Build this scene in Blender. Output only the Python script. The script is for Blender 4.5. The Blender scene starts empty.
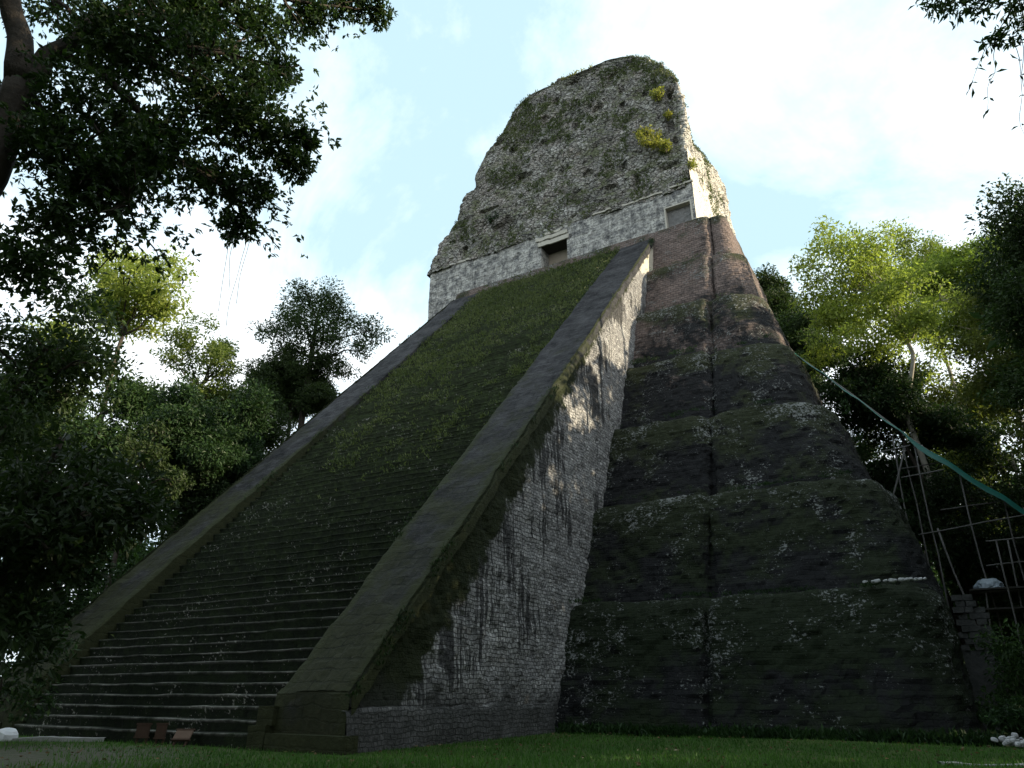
import bpy, math, random
import numpy as np
from mathutils import Vector
R = math.radians
C = bpy.context.scene.collection
scene = bpy.context.scene

# ------------------------------------------------------------------ camera
cam_d = bpy.data.cameras.new("camera")
cam = bpy.data.objects.new("camera", cam_d); C.objects.link(cam)
cam.location = (24.93, -16.1, 1.6)
cam.rotation_euler = (R(90) + .4057, 0, .533)
cam_d.sensor_width = 36; cam_d.lens = 24.96
cam_d.clip_start = .1; cam_d.clip_end = 4000
scene.camera = cam

# ------------------------------------------------------------------ light
SUN_AZ, SUN_EL = R(16), R(15)         # azimuth from +X towards +Y
sd = Vector((math.cos(SUN_EL)*math.cos(SUN_AZ), math.cos(SUN_EL)*math.sin(SUN_AZ), math.sin(SUN_EL)))
sun_d = bpy.data.lights.new("sun", 'SUN'); sun_d.energy = 5.0; sun_d.angle = R(.5); sun_d.color = (1, .86, .62)
sun = bpy.data.objects.new("sun", sun_d); C.objects.link(sun)
sun.rotation_euler = (-sd).to_track_quat('-Z', 'Y').to_euler()
EXPOSURE = .95

world = bpy.data.worlds.new("World"); scene.world = world; world.use_nodes = True
scene.view_settings.view_transform = 'Standard'; scene.view_settings.look = 'None'
scene.view_settings.exposure = EXPOSURE; scene.view_settings.gamma = 1

# ------------------------------------------------------------------ node helper
class NT:
    def __init__(s, tree):
        s.t = tree; s.n = tree.nodes; s.l = tree.links
    def new(s, typ, **kw):
        n = s.n.new(typ)
        for k, v in kw.items(): setattr(n, k, v)
        return n
    def put(s, sock, v):
        if v is None: return
        if hasattr(v, 'is_output'): s.l.new(v, sock)
        else:
            if hasattr(sock.default_value, '__len__') and not hasattr(v, '__len__'): v = [v]*len(sock.default_value)
            if hasattr(sock.default_value, '__len__') and len(sock.default_value) == 4 and len(v) == 3: v = (*v, 1)
            sock.default_value = v
    def math(s, op, a, b=None, c=None, clamp=False):
        n = s.new('ShaderNodeMath', operation=op, use_clamp=clamp)
        s.put(n.inputs[0], a); s.put(n.inputs[1], b); s.put(n.inputs[2], c); return n.outputs[0]
    def vmath(s, op, a, b=None):
        n = s.new('ShaderNodeVectorMath', operation=op); s.put(n.inputs[0], a); s.put(n.inputs[1], b)
        return n.outputs['Value'] if op in ('DOT_PRODUCT', 'LENGTH', 'DISTANCE') else n.outputs[0]
    def noise(s, vec, scale, detail=4, rough=.55, dist=0):
        n = s.new('ShaderNodeTexNoise'); s.put(n.inputs['Vector'], vec); s.put(n.inputs['Scale'], scale)
        s.put(n.inputs['Detail'], detail); s.put(n.inputs['Roughness'], rough); s.put(n.inputs['Distortion'], dist)
        return n.outputs['Fac']
    def vor(s, vec, scale, out='Distance', feature='F1', rnd=1):
        n = s.new('ShaderNodeTexVoronoi', feature=feature); s.put(n.inputs['Vector'], vec)
        s.put(n.inputs['Scale'], scale); s.put(n.inputs['Randomness'], rnd); return n.outputs[out]
    def ramp(s, fac, *stops):
        n = s.new('ShaderNodeValToRGB'); e = n.color_ramp.elements
        while len(e) < len(stops): e.new(.5)
        for el, (p, c) in zip(e, stops):
            el.position = p; el.color = (c, c, c, 1) if not hasattr(c, '__len__') else (*c, 1)
        s.put(n.inputs[0], fac); return n.outputs[0]
    def mix(s, fac, a, b, typ='MIX'):
        n = s.new('ShaderNodeMix', data_type='RGBA', blend_type=typ)
        s.put(n.inputs[0], fac); s.put(n.inputs[6], a); s.put(n.inputs[7], b); return n.outputs[2]
    def remap(s, v, a, b, c=0, d=1):
        n = s.new('ShaderNodeMapRange'); s.put(n.inputs[0], v)
        for i, x in enumerate((a, b, c, d)): s.put(n.inputs[i+1], x)
        return n.outputs[0]
    def sep(s, v):
        n = s.new('ShaderNodeSeparateXYZ'); s.put(n.inputs[0], v); return n.outputs
    def comb(s, x, y, z=0):
        n = s.new('ShaderNodeCombineXYZ'); s.put(n.inputs[0], x); s.put(n.inputs[1], y); s.put(n.inputs[2], z); return n.outputs[0]
    def scalev(s, v, sc):
        n = s.new('ShaderNodeVectorMath', operation='MULTIPLY'); s.put(n.inputs[0], v); s.put(n.inputs[1], sc); return n.outputs[0]
    def attr(s, name): return s.new('ShaderNodeAttribute', attribute_name=name).outputs['Fac']
    def pos(s): return s.new('ShaderNodeNewGeometry').outputs['Position']
    def uv(s): return s.new('ShaderNodeTexCoord').outputs['UV']
    def brick(s, vec, w, h, mortar=.02, c1=.6, c2=1, cm=0, off=.5):
        n = s.new('ShaderNodeTexBrick'); n.offset = off; n.squash = 1
        s.put(n.inputs['Vector'], vec); s.put(n.inputs['Color1'], (c1,)*3); s.put(n.inputs['Color2'], (c2,)*3); s.put(n.inputs['Mortar'], (cm,)*3)
        s.put(n.inputs['Scale'], 1.0); s.put(n.inputs['Mortar Size'], mortar); s.put(n.inputs['Mortar Smooth'], .4); s.put(n.inputs['Bias'], 0)
        s.put(n.inputs['Brick Width'], w); s.put(n.inputs['Row Height'], h); return n.outputs['Color'], n.outputs['Fac']
    def bump(s, h, strength, dist=.1, nrm=None):
        n = s.new('ShaderNodeBump'); s.put(n.inputs['Height'], h); s.put(n.inputs['Strength'], strength)
        s.put(n.inputs['Distance'], dist); s.put(n.inputs['Normal'], nrm); return n.outputs[0]
    def out(s, color, rough=.9, normal=None, spec=.2):
        b = s.new('ShaderNodeBsdfPrincipled'); o = s.new('ShaderNodeOutputMaterial')
        s.put(b.inputs['Base Color'], color); s.put(b.inputs['Roughness'], rough); s.put(b.inputs['Normal'], normal)
        s.put(b.inputs['Specular IOR Level'], spec); s.l.new(b.outputs[0], o.inputs[0]); return b, o

def mat(name):
    m = bpy.data.materials.new(name); m.use_nodes = True; m.node_tree.nodes.clear(); return m, NT(m.node_tree)

# ------------------------------------------------------------------ sky
w = NT(world.node_tree); w.n.clear()
sky = w.new('ShaderNodeTexSky', sky_type='NISHITA', sun_disc=False)
sky.sun_elevation = SUN_EL; sky.sun_rotation = R(90) - SUN_AZ; sky.altitude = 200; sky.air_density = 1; sky.dust_density = 1.2; sky.ozone_density = 1.2
g = w.new('ShaderNodeTexCoord').outputs['Generated']
gx = w.sep(g)
den = w.math('ADD', w.math('MAXIMUM', gx[2], 0.02), .35)
pv = w.comb(w.math('DIVIDE', gx[0], den), w.math('DIVIDE', gx[1], den), 3.7)
cl = w.noise(pv, 1.7, 9, .62, .5)
cl2 = w.noise(pv, 6.5, 6, .6, .2)
cl = w.math('ADD', cl, w.math('MULTIPLY', w.math('SUBTRACT', cl2, .5), .22))
sdot = w.vmath('DOT_PRODUCT', g, tuple(sd))
# more cloud towards the sun (right) and low over the trees on the left
bias = w.math('MULTIPLY', w.remap(sdot, .1, .75), .125)
low = w.math('MULTIPLY', w.remap(gx[2], .56, .40), .12)
cl = w.math('ADD', w.math('ADD', cl, bias), low)
mask = w.ramp(cl, (.42, 0), (.56, .45), (.72, 1))
base = w.mix(.78, sky.outputs[0], (4.2, 5.85, 6.75))
col = w.mix(mask, base, (8.6, 9.0, 9.2))
bg = w.new('ShaderNodeBackground'); w.put(bg.inputs[0], col); w.put(bg.inputs[1], .1)
w.l.new(bg.outputs[0], w.new('ShaderNodeOutputWorld').inputs[0])

# ------------------------------------------------------------------ mesh helpers
rng = np.random.default_rng(7)
def wloc(o):
    v = Vector((0, 0, 0))
    while o is not None: v = v + o.location; o = o.parent
    return np.array(v)
def mk(name, V, F, m, parent=None, attrs=None, uv=None, smooth=False, fattr=None):
    """V (N,3) in world space, F (M,k) index array or list of arrays; one mesh object"""
    V = np.asarray(V, float)
    if parent is not None: V = V - wloc(parent)
    Fs = F if isinstance(F, list) else [F]
    Fs = [np.asarray(f, np.int32) for f in Fs if len(f)]
    me = bpy.data.meshes.new(name)
    me.vertices.add(len(V)); me.vertices.foreach_set('co', V.astype(np.float32).ravel())
    li = np.concatenate([f.ravel() for f in Fs]); cnt = np.concatenate([np.full(len(f), f.shape[1], np.int32) for f in Fs])
    me.loops.add(len(li)); me.loops.foreach_set('vertex_index', li)
    me.polygons.add(len(cnt)); me.polygons.foreach_set('loop_start', np.concatenate([[0], np.cumsum(cnt)[:-1]]).astype(np.int32))
    me.update(calc_edges=True)
    me.polygons.foreach_set('use_smooth', np.full(len(cnt), smooth))
    if uv is not None:
        me.uv_layers.new(name='UVMap').data.foreach_set('uv', np.asarray(uv, np.float32)[li].ravel())
    for k, a in (attrs or {}).items():
        me.attributes.new(k, 'FLOAT', 'POINT').data.foreach_set('value', np.asarray(a, np.float32))
    for k, a in (fattr or {}).items():
        me.attributes.new(k, 'FLOAT', 'FACE').data.foreach_set('value', np.asarray(a, np.float32))
    me.materials.append(m)
    o = bpy.data.objects.new(name, me); C.objects.link(o)
    if parent is not None: o.parent = parent
    return o
def thing(name, label, cat, loc=(0, 0, 0), group=None):
    o = bpy.data.objects.new(name, None); C.objects.link(o); o.location = loc
    o.empty_display_size = .2
    tag(o, label, cat, group); return o
def tag(o, label=None, cat=None, group=None, kind=None):
    if label: o['label'] = label
    if cat: o['category'] = cat
    if group: o['group'] = group
    if kind: o['kind'] = kind
    return o
def quads(nu, nv, flip=False, closed=False):
    """faces of a (nu x nv) vertex grid, index = i*nv + j"""
    i = np.arange(nu if closed else nu-1)[:, None]; j = np.arange(nv-1)[None, :]
    i2 = (i+1) % nu
    f = np.stack([i*nv+j, i2*nv+j, i2*nv+j+1, i*nv+j+1], -1).reshape(-1, 4)
    return f[:, ::-1] if flip else f
def hash3(i, j, k):
    n = (i.astype(np.int64)*374761393 + j.astype(np.int64)*668265263 + k.astype(np.int64)*2147483647 + 12345) & 0xffffffff
    n = ((n ^ (n >> 13))*1274126177) & 0xffffffff
    n = n ^ (n >> 16)
    return (n & 0xffff)/32767.5 - 1
def vnoise(P, s=1.0):
    P = np.asarray(P, float)*s + 1000; I = np.floor(P).astype(np.int64); f = P-I; f = f*f*(3-2*f)
    r = 0
    for a in (0, 1):
        for b in (0, 1):
            for c in (0, 1):
                wgt = (f[..., 0] if a else 1-f[..., 0])*(f[..., 1] if b else 1-f[..., 1])*(f[..., 2] if c else 1-f[..., 2])
                r = r + wgt*hash3(I[..., 0]+a, I[..., 1]+b, I[..., 2]+c)
    return r
def fbm(P, s=1.0, o=4):
    r = 0; a = 1.0; P = np.asarray(P, float)
    for k in range(o): r = r + a*vnoise(P+17.3*k, s); s *= 2.03; a *= .5
    return r/1.8
def blocks(u, v, w=.55, h=.32, seed=0):
    """random value per masonry block"""
    r = np.floor(v/h).astype(np.int64); off = hash3(r, r*0+seed, r*0)*.5+.5
    ww = w*(.8+.4*(hash3(r, r*0+seed+5, r*0+2)*.5+.5))
    c = np.floor(u/ww + off*3).astype(np.int64)
    return hash3(r, c, c*0+seed+9)
def box(x0, x1, y0, y1, z0, z1):
    V = np.array([(x, y, z) for x in (x0, x1) for y in (y0, y1) for z in (z0, z1)], float)
    F = np.array([(0, 1, 3, 2), (4, 6, 7, 5), (0, 4, 5, 1), (2, 3, 7, 6), (0, 2, 6, 4), (1, 5, 7, 3)])
    return V, F
def join(parts):
    Vs, Fs, n = [], [], 0
    for V, F in parts: Vs.append(V); Fs.append(np.asarray(F)+n); n += len(V)
    return np.concatenate(Vs), np.concatenate(Fs)
def tube(P, r, n=8, cap=True):
    P = np.asarray(P, float); r = np.broadcast_to(np.asarray(r, float), (len(P),))
    T = np.gradient(P, axis=0); T /= np.linalg.norm(T, axis=1)[:, None]+1e-9
    ref = np.array([.31, .17, .93]) if abs(T[:, 2]).mean() < .9 else np.array([1, .2, 0.])
    A = np.cross(T, ref); A /= np.linalg.norm(A, axis=1)[:, None]+1e-9; B = np.cross(T, A)
    a = np.linspace(0, 2*np.pi, n, endpoint=False)
    V = P[:, None]+r[:, None, None]*(np.cos(a)[None, :, None]*A[:, None]+np.sin(a)[None, :, None]*B[:, None])
    m = len(P); i = np.arange(m-1)[:, None]; j = np.arange(n)[None]; j2 = (j+1) % n
    F = np.stack([i*n+j, i*n+j2, (i+1)*n+j2, (i+1)*n+j], -1).reshape(-1, 4)
    V = V.reshape(-1, 3)
    if cap:
        V = np.concatenate([V, P[:1], P[-1:]]); c0 = m*n; j = np.arange(n); j2 = (j+1) % n
        F = np.concatenate([F, np.stack([j*0+c0, j2, j, j*0+c0], -1), np.stack([j*0+c0+1, (m-1)*n+j, (m-1)*n+j2, j*0+c0+1], -1)])
    return V, F
def fix(F):  # split degenerate quads into triangles
    d = F[:, 0] == F[:, 3]
    return [F[~d], F[d][:, :3]]
def wiggle(a, b, n=8, amp=.1, seed=0, sag=0):
    t = np.linspace(0, 1, n)[:, None]; a, b = np.asarray(a, float), np.asarray(b, float)
    P = a+(b-a)*t; q = np.stack([vnoise(np.c_[t*3.1+seed*7.7, t*0+k*13.1, t*0], 1) for k in range(3)], -1)
    P = P+q*amp*np.linalg.norm(b-a)*np.sin(np.pi*t); P[:, 2] += (sag*np.sin(np.pi*t))[:, 0]; return P

# ------------------------------------------------------------------ materials
def m_pale_wall():
    m, n = mat("pale_limestone_wall"); uv = n.uv(); p = n.pos()
    wob = n.noise(p, 1.1, 3); s = n.sep(uv)
    du = n.math('ADD', s[0], n.math('MULTIPLY', n.math('SUBTRACT', wob, .5), .35))
    dv = n.math('ADD', s[1], n.math('MULTIPLY', n.math('SUBTRACT', n.noise(p, 1.3, 3), .5), .28))
    c, f = n.brick(n.comb(du, dv), .31, .19, .022, .55, 1.0, .2)
    f2 = n.noise(p, 9, 4); cob = n.vor(p, 4.2, 'Color'); cobv = n.sep(cob)[0]
    c2, f_2 = n.brick(n.comb(du, n.math('ADD', dv, .05)), .24, .15, .016, .6, 1.0, .35)
    msk = n.ramp(n.noise(p, .55, 3), (.38, 0), (.44, 1)); c = n.mix(msk, c, c2); f = n.mix(msk, f, f_2)
    base = n.mix(n.ramp(n.noise(p, .7, 6, .65), (.35, 0), (.65, 1)), (.36, .355, .35), (.64, .63, .61))
    base = n.mix(n.math('MULTIPLY', cobv, .45), base, (.17, .165, .17))
    base = n.mix(n.ramp(f2, (.35, .75), (.55, 0)), base, (.09, .088, .09))
    base = n.mix(1, base, c, 'MULTIPLY')
    base = n.mix(n.math('MULTIPLY', f, n.ramp(n.noise(p, 1.7, 3), (.35, .08), (.62, .7))), base, (.05, .05, .048))
    # black lichen streaks running down from the coping
    dt = n.attr('dtop')
    st = n.noise(n.comb(n.math('MULTIPLY', s[0], 4.2), n.math('MULTIPLY', s[1], .14), 0), 1.0, 5, .7)
    reach = n.remap(dt, 0, 9, .56, .34)
    stm = n.ramp(n.math('SUBTRACT', n.math('ADD', reach, n.math('SUBTRACT', n.noise(p, .35, 3), .5)), st), (.0, 0), (.07, 1))
    stm = n.math('MULTIPLY', stm, n.remap(n.sep(p)[2], 29.5, 27, 0, 1))
    base = n.mix(n.math('MULTIPLY', stm, .85), base, (.018, .018, .019))
    # smooth cream plaster surviving under the coping at the top
    pl = n.math('SUBTRACT', n.math('ADD', n.sep(p)[2], n.math('MULTIPLY', n.math('SUBTRACT', n.noise(p, .9, 4), .5), 3.2)), 30.2)
    plm = n.ramp(pl, (.45, 0), (.5, 1))
    base = n.mix(plm, base, n.mix(n.noise(p, 2.5, 4), (.42, .38, .31), (.55, .50, .42)))
    # moss hanging over the edge, then a dark grey tone towards the foot
    mg = n.math('SUBTRACT', n.math('ADD', 1.25, n.math('MULTIPLY', n.noise(p, 1.2, 5, .7), 3.2)), n.math('ADD', dt, n.remap(n.sep(p)[2], 4, 24, -.7, 1.5)))
    mossc = n.mix(n.noise(p, 3, 3), (.008, .013, .005), (.028, .034, .013))
    mg = n.math('ADD', mg, n.math('MULTIPLY', n.math('SUBTRACT', n.noise(p, 7, 4, .75), .5), 1.1))
    base = n.mix(n.ramp(mg, (.30, 0), (.75, 1)), base, mossc)
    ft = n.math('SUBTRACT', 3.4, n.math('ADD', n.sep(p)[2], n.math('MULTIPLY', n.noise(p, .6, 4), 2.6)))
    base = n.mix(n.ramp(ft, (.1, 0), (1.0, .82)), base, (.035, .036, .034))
    h = n.math('ADD', n.math('MULTIPLY', f, -1), n.math('ADD', n.math('MULTIPLY', f2, .7), n.math('MULTIPLY', cobv, .8)))
    h = n.math('MULTIPLY', h, n.remap(plm, 0, 1, 1, .12))
    n.out(base, .92, n.bump(h, .9, .09)); return m
def m_temple_wall(sun_side=False):  # lighter copy for the right wall has sunlight put into its colour
    m, n = mat("sunlit_plaster_masonry" if sun_side else "weathered_plaster_masonry"); uv = n.uv(); p = n.pos()
    c, f = n.brick(uv, .55, .27, .03, .6, 1.0, .1)
    a = n.noise(p, 1.3, 7, .7)
    base = n.mix(n.ramp(a, *(((.25, 0), (.45, 1)) if sun_side else ((.38, 0), (.58, 1)))), *(((.32, .29, .25), (.62, .59, .53)) if sun_side else ((.12, .12, .125), (.54, .525, .49))))
    st = n.noise(n.comb(n.math('MULTIPLY', n.sep(uv)[0], 2.2), n.math('MULTIPLY', n.sep(uv)[1], .25), 4), 1, 5, .7)
    base = n.mix(n.ramp(st, (.50, 0), (.68, .15 if sun_side else .7)), base, (.05, .05, .052))
    base = n.mix(.30, base, n.mix(1, base, c, 'MULTIPLY'))
    sp = n.noise(p, 8, 3); base = n.mix(n.ramp(sp, (.33, .7), (.48, 0)), base, (.06, .06, .06))
    h = n.math('ADD', n.math('MULTIPLY', f, -.7), n.math('ADD', n.math('MULTIPLY', sp, .9), n.math('MULTIPLY', a, 1.2)))
    n.out(base, .9, n.bump(h, .8, .07)); return m
def m_rubble():
    m, n = mat("roof_comb_rubble"); p = n.pos(); uv = n.uv()
    wp = n.vmath('ADD', p, n.scalev(n.vmath('SUBTRACT', n.new('ShaderNodeTexNoise').outputs['Color'], (.5, .5, .5)), (.2,)*3))
    sq = n.scalev(p, (1, 1, 1.5))
    c1 = n.vor(sq, 2.3, 'Color'); d1 = n.vor(sq, 2.3, 'Distance', 'DISTANCE_TO_EDGE'); v = n.sep(c1)[0]
    base = n.mix(v, (.23, .215, .20), (.50, .485, .455))
    base = n.mix(n.ramp(n.noise(p, .55, 5, .6), (.42, 0), (.62, .8)), base, (.34, .295, .265))
    base = n.mix(n.ramp(n.noise(p, 5, 5, .7), (.52, 0), (.66, .85)), base, (.52, .51, .49))
    base = n.mix(n.ramp(n.noise(p, .35, 5, .6), (.40, .6), (.55, 0)), base, (.13, .125, .115))
    base = n.mix(n.ramp(d1, (.0, .85), (.09, 0)), base, (.03, .028, .025))
    base = n.mix(n.ramp(n.noise(p, 2.2, 5, .7), (.36, .9), (.46, 0)), base, (.05, .048, .045))
    # moss and small ferns in patches, thicker on ledges
    nz = n.sep(n.new('ShaderNodeNewGeometry').outputs['Normal'])[2]
    mm = n.math('ADD', n.noise(p, .6, 6, .72), n.math('MULTIPLY', nz, .22))
    base = n.mix(n.ramp(mm, (.50, 0), (.62, .75)), base, n.mix(n.noise(p, 4, 3), (.06, .075, .03), (.15, .16, .07)))
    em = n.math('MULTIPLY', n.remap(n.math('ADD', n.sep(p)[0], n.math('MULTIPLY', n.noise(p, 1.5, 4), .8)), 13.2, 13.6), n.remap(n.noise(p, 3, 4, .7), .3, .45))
    base = n.mix(n.math('MULTIPLY', em, .7), base, (.60, .57, .51))  # right end face whitened, part of its sunlight is mixed into the colour
    h = n.math('ADD', n.ramp(d1, (0, 0), (.15, 1)), n.math('ADD', n.math('MULTIPLY', n.noise(p, 7, 4), .9), n.math('MULTIPLY', v, .8)))
    n.out(base, .95, n.bump(h, .9, .14)); return m
def m_terrace():
    m, n = mat("mossy_terrace_masonry"); p = n.pos(); uv = n.uv(); s = n.sep(uv); z = n.sep(p)[2]
    wob = n.math('MULTIPLY', n.math('SUBTRACT', n.noise(p, .8, 3), .5), .35)
    c, f = n.brick(n.comb(s[0], n.math('ADD', s[1], wob)), .42, .22, .03, .72, 1.0, .45)
    stone = n.mix(n.noise(p, 1.8, 6, .7), (.085, .066, .060), (.29, .22, .195))
    stone = n.mix(1, stone, c, 'MULTIPLY')
    # dark algae film
    big = n.noise(p, .28, 6, .62); fine = n.noise(p, 2.4, 6, .72)
    alg = n.mix(fine, (.006, .0065, .0075), (.020, .020, .021))
    k = n.math('ADD', n.math('ADD', n.math('MULTIPLY', big, .8), n.math('MULTIPLY', fine, .45)), n.remap(z, 6, 36, .28, -.26))
    base = n.mix(n.ramp(k, (.46, 0), (.62, 1)), stone, alg)
    # moss: thick low down, on ledges and shoulders
    th = n.attr('tier')
    nz = n.sep(n.new('ShaderNodeNewGeometry').outputs['Normal'])[2]
    mk_ = n.math('ADD', n.noise(n.vmath('ADD', p, (31, 7, 3)), .42, 6, .66), n.math('ADD', n.remap(z, 0, 34, .10, -.17), n.math('MULTIPLY', n.remap(th, .40, .95, -.25, 1), .20)))
    mk_ = n.math('ADD', mk_, n.math('MULTIPLY', nz, .12))
    mossc = n.mix(n.noise(p, 5, 4, .7), (.005, .009, .004), n.mix(n.remap(z, 4, 22, 0, 1), (.018, .026, .010), (.055, .060, .026)))
    base = n.mix(n.ramp(mk_, (.50, 0), (.62, .93)), base, mossc)
    # bare pale stones showing through as specks and scuffed patches
    patch = n.math('ADD', n.noise(n.vmath('ADD', p, (5, 17, 9)), .45, 5, .65), n.math('MULTIPLY', n.remap(th, .55, 1, 0, 1), .08))
    s1 = n.noise(n.scalev(p, (1, 1, 1.5)), 7.5, 3, .75); s2 = n.noise(n.vmath('ADD', p, (3, 3, 3)), 2.0, 3, .6)
    q = n.math('ADD', s1, n.math('ADD', n.math('MULTIPLY', n.math('SUBTRACT', s2, .5), .35), n.remap(patch, .40, .72, -.10, .12)))
    q = n.math('ADD', q, n.math('MULTIPLY', n.remap(th, .55, .85, 0, 1), n.remap(z, 3, 9, 0, .018)))
    sp = n.ramp(q, (.615, 0), (.655, 1))
    base = n.mix(n.math('MULTIPLY', sp, .85), base, n.mix(n.noise(p, 9, 2), (.10, .105, .10), (.40, .41, .40)))
    h = n.math('ADD', n.math('MULTIPLY', f, -.6), n.math('ADD', n.math('MULTIPLY', fine, 1.3), n.math('MULTIPLY', sp, .7)))
    n.out(base, .93, n.bump(h, .9, .10)); return m
def m_steps():
    m, n = mat("mossy_step_stone"); p = n.pos(); z = n.sep(p)[2]
    a = n.noise(p, 1.5, 6, .7); b = n.noise(p, 6, 4, .7)
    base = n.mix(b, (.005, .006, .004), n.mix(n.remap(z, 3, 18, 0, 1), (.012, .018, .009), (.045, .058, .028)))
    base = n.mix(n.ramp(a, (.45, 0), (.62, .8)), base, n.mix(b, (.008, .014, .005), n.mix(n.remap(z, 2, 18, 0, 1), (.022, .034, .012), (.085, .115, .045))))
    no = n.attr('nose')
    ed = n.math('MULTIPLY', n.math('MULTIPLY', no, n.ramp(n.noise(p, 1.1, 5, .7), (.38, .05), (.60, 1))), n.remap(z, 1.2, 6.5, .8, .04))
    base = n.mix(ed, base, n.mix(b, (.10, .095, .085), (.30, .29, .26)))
    sp = n.ramp(n.math('ADD', n.noise(p, 6.5, 3, .75), n.remap(n.noise(p, .5, 3), .35, .7, -.10, .07)), (.63, 0), (.67, 1))
    base = n.mix(n.math('MULTIPLY', sp, .8), base, (.30, .29, .26))
    n.out(base, .95, n.bump(b, .8, .06)); return m
def m_balustrade():
    m, n = mat("dark_coping_plaster"); p = n.pos(); z = n.sep(p)[2]
    a = n.noise(p, .9, 6, .65); b = n.noise(p, 5, 5, .7)
    base = n.mix(n.ramp(a, (.35, 0), (.65, 1)), (.014, .014, .016), (.058, .057, .060))
    base = n.mix(n.remap(z, 18, 3, 0, .6), base, (.012, .013, .010))
    base = n.mix(n.ramp(b, (.55, 0), (.75, .6)), base, (.11, .105, .10))
    mk_ = n.math('ADD', n.noise(p, .5, 5, .65), n.remap(z, 2, 24, .16, -.22))
    base = n.mix(n.ramp(mk_, (.44, 0), (.62, .9)), base, n.mix(b, (.012, .016, .006), (.040, .042, .018)))
    sp = n.ramp(n.noise(p, 8, 3, .75), (.71, 0), (.75, 1))
    base = n.mix(n.math('MULTIPLY', sp, .6), base, (.26, .25, .23))
    c, f = n.brick(n.comb(n.sep(p)[0], n.math('ADD', z, n.math('MULTIPLY', a, .5))), .75, .34, .03, .6, 1.0, .25)
    base = n.mix(n.math('MULTIPLY', n.ramp(n.noise(p, .8, 3), (.35, 0), (.6, 1)), .7), base, n.mix(1, base, c, 'MULTIPLY'))
    em = n.math('SUBTRACT', n.math('MULTIPLY', n.noise(p, 1.3, 5, .7), 1.5), n.math('ADD', n.attr('edge'), n.remap(z, 12, 26, 0, .75)))
    base = n.mix(n.ramp(em, (.15, 0), (.5, .9)), base, n.mix(b, (.010, .014, .005), (.045, .05, .02)))
    n.out(base, .9, n.bump(n.math('ADD', n.math('ADD', a, b), n.math('MULTIPLY', f, -.4)), .8, .08)); return m
def m_simple(name, c0, c1, scale=4, rough=.9, bump=.4, dist=.03, spec=.2):
    m, n = mat(name); p = n.pos(); a = n.noise(p, scale, 5, .65)
    n.out(n.mix(a, c0, c1), rough, n.bump(a, bump, dist), spec); return m
def m_leaf(name, dark, light, trans=.35, tip=None):
    m, n = mat(name); r = n.attr('rnd')
    oi = n.new('ShaderNodeObjectInfo').outputs['Random']
    col = n.mix(r, dark, light)
    col = n.mix(n.ramp(r, (.93, 0), (.97, 1)), col, tip or tuple(min(1, x*1.5) for x in light))
    hsv = n.new('ShaderNodeHueSaturation'); n.put(hsv.inputs['Color'], col); n.put(hsv.inputs['Hue'], n.remap(oi, 0, 1, .485, .515)); n.put(hsv.inputs['Value'], n.remap(oi, 0, 1, .85, 1.15))
    col = hsv.outputs[0]
    b = n.new('ShaderNodeBsdfPrincipled'); n.put(b.inputs['Base Color'], col); n.put(b.inputs['Roughness'], .5); n.put(b.inputs['Specular IOR Level'], .2)
    t = n.new('ShaderNodeBsdfTranslucent'); n.put(t.inputs[0], n.scalev(col, (1.45, 1.55, .85)))
    x = n.new('ShaderNodeMixShader'); x.inputs[0].default_value = trans
    n.l.new(b.outputs[0], x.inputs[1]); n.l.new(t.outputs[0], x.inputs[2])
    n.l.new(x.outputs[0], n.new('ShaderNodeOutputMaterial').inputs[0]); return m
def m_ground():
    m, n = mat("grass_ground"); p = n.pos()
    a = n.noise(p, .5, 5, .65); b = n.noise(p, 9, 5, .75)
    base = n.mix(b, (.018, .034, .009), (.055, .095, .024))
    base = n.mix(n.ramp(a, (.45, 0), (.65, .55)), base, (.075, .085, .032))
    d = n.vmath('DISTANCE', n.scalev(p, (1, 1.25, 0)), (2.5, -7.2, 0))
    bare = n.ramp(n.math('ADD', n.math('DIVIDE', d, 10), n.math('MULTIPLY', n.math('SUBTRACT', n.noise(p, .8, 4), .5), .8)), (.45, 1), (.75, 0))
    base = n.mix(n.math('MULTIPLY', bare, n.ramp(n.noise(p, 3, 5, .75), (.35, .3), (.6, 1))), base, n.mix(n.noise(p, 25, 3), (.05, .047, .037), (.15, .14, .115)))
    n.out(base, .97, n.bump(b, .7, .05), .1); return m

PALE = m_pale_wall(); TWALL_LIT = m_temple_wall(True); TWALL = m_temple_wall(); RUBBLE = m_rubble(); TERR = m_terrace(); STEP = m_steps(); BAL = m_balustrade(); GROUND = m_ground()
LINTEL = m_simple("pale_lintel_stone", (.30, .28, .24), (.58, .55, .48), 3)
PANEL = m_simple("dark_blocked_masonry", (.10, .10, .10), (.26, .25, .245), 5, bump=.8, dist=.08)
DIM = m_simple('dark_grey_masonry', (.03, .031, .03), (.12, .12, .115), 5, bump=.8, dist=.08)  # darker grey for the broken masonry stub
INNER = m_simple("bare_doorway_plaster", (.26, .225, .185), (.42, .36, .29), 2)
ROCK = m_simple("white_limestone_rubble", (.22, .22, .225), (.50, .50, .50), 6, bump=.6)
KERB = m_simple("pale_kerb_stone", (.20, .205, .20), (.36, .36, .34), 5)
BARK = m_simple("grey_brown_bark", (.025, .021, .017), (.075, .062, .050), 5, bump=.9, dist=.06)
BARKP = m_simple("pale_smooth_bark", (.22, .20, .165), (.46, .43, .36), 4, bump=.4)
WOOD = m_simple("weathered_scaffold_wood", (.085, .082, .08), (.20, .19, .18), 8)
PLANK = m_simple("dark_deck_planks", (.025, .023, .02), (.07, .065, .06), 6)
BROWN = m_simple("brown_painted_board", (.03, .018, .012), (.06, .036, .023), 6)
TAN = m_simple("tan_board", (.085, .055, .040), (.13, .09, .065), 6)
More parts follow.
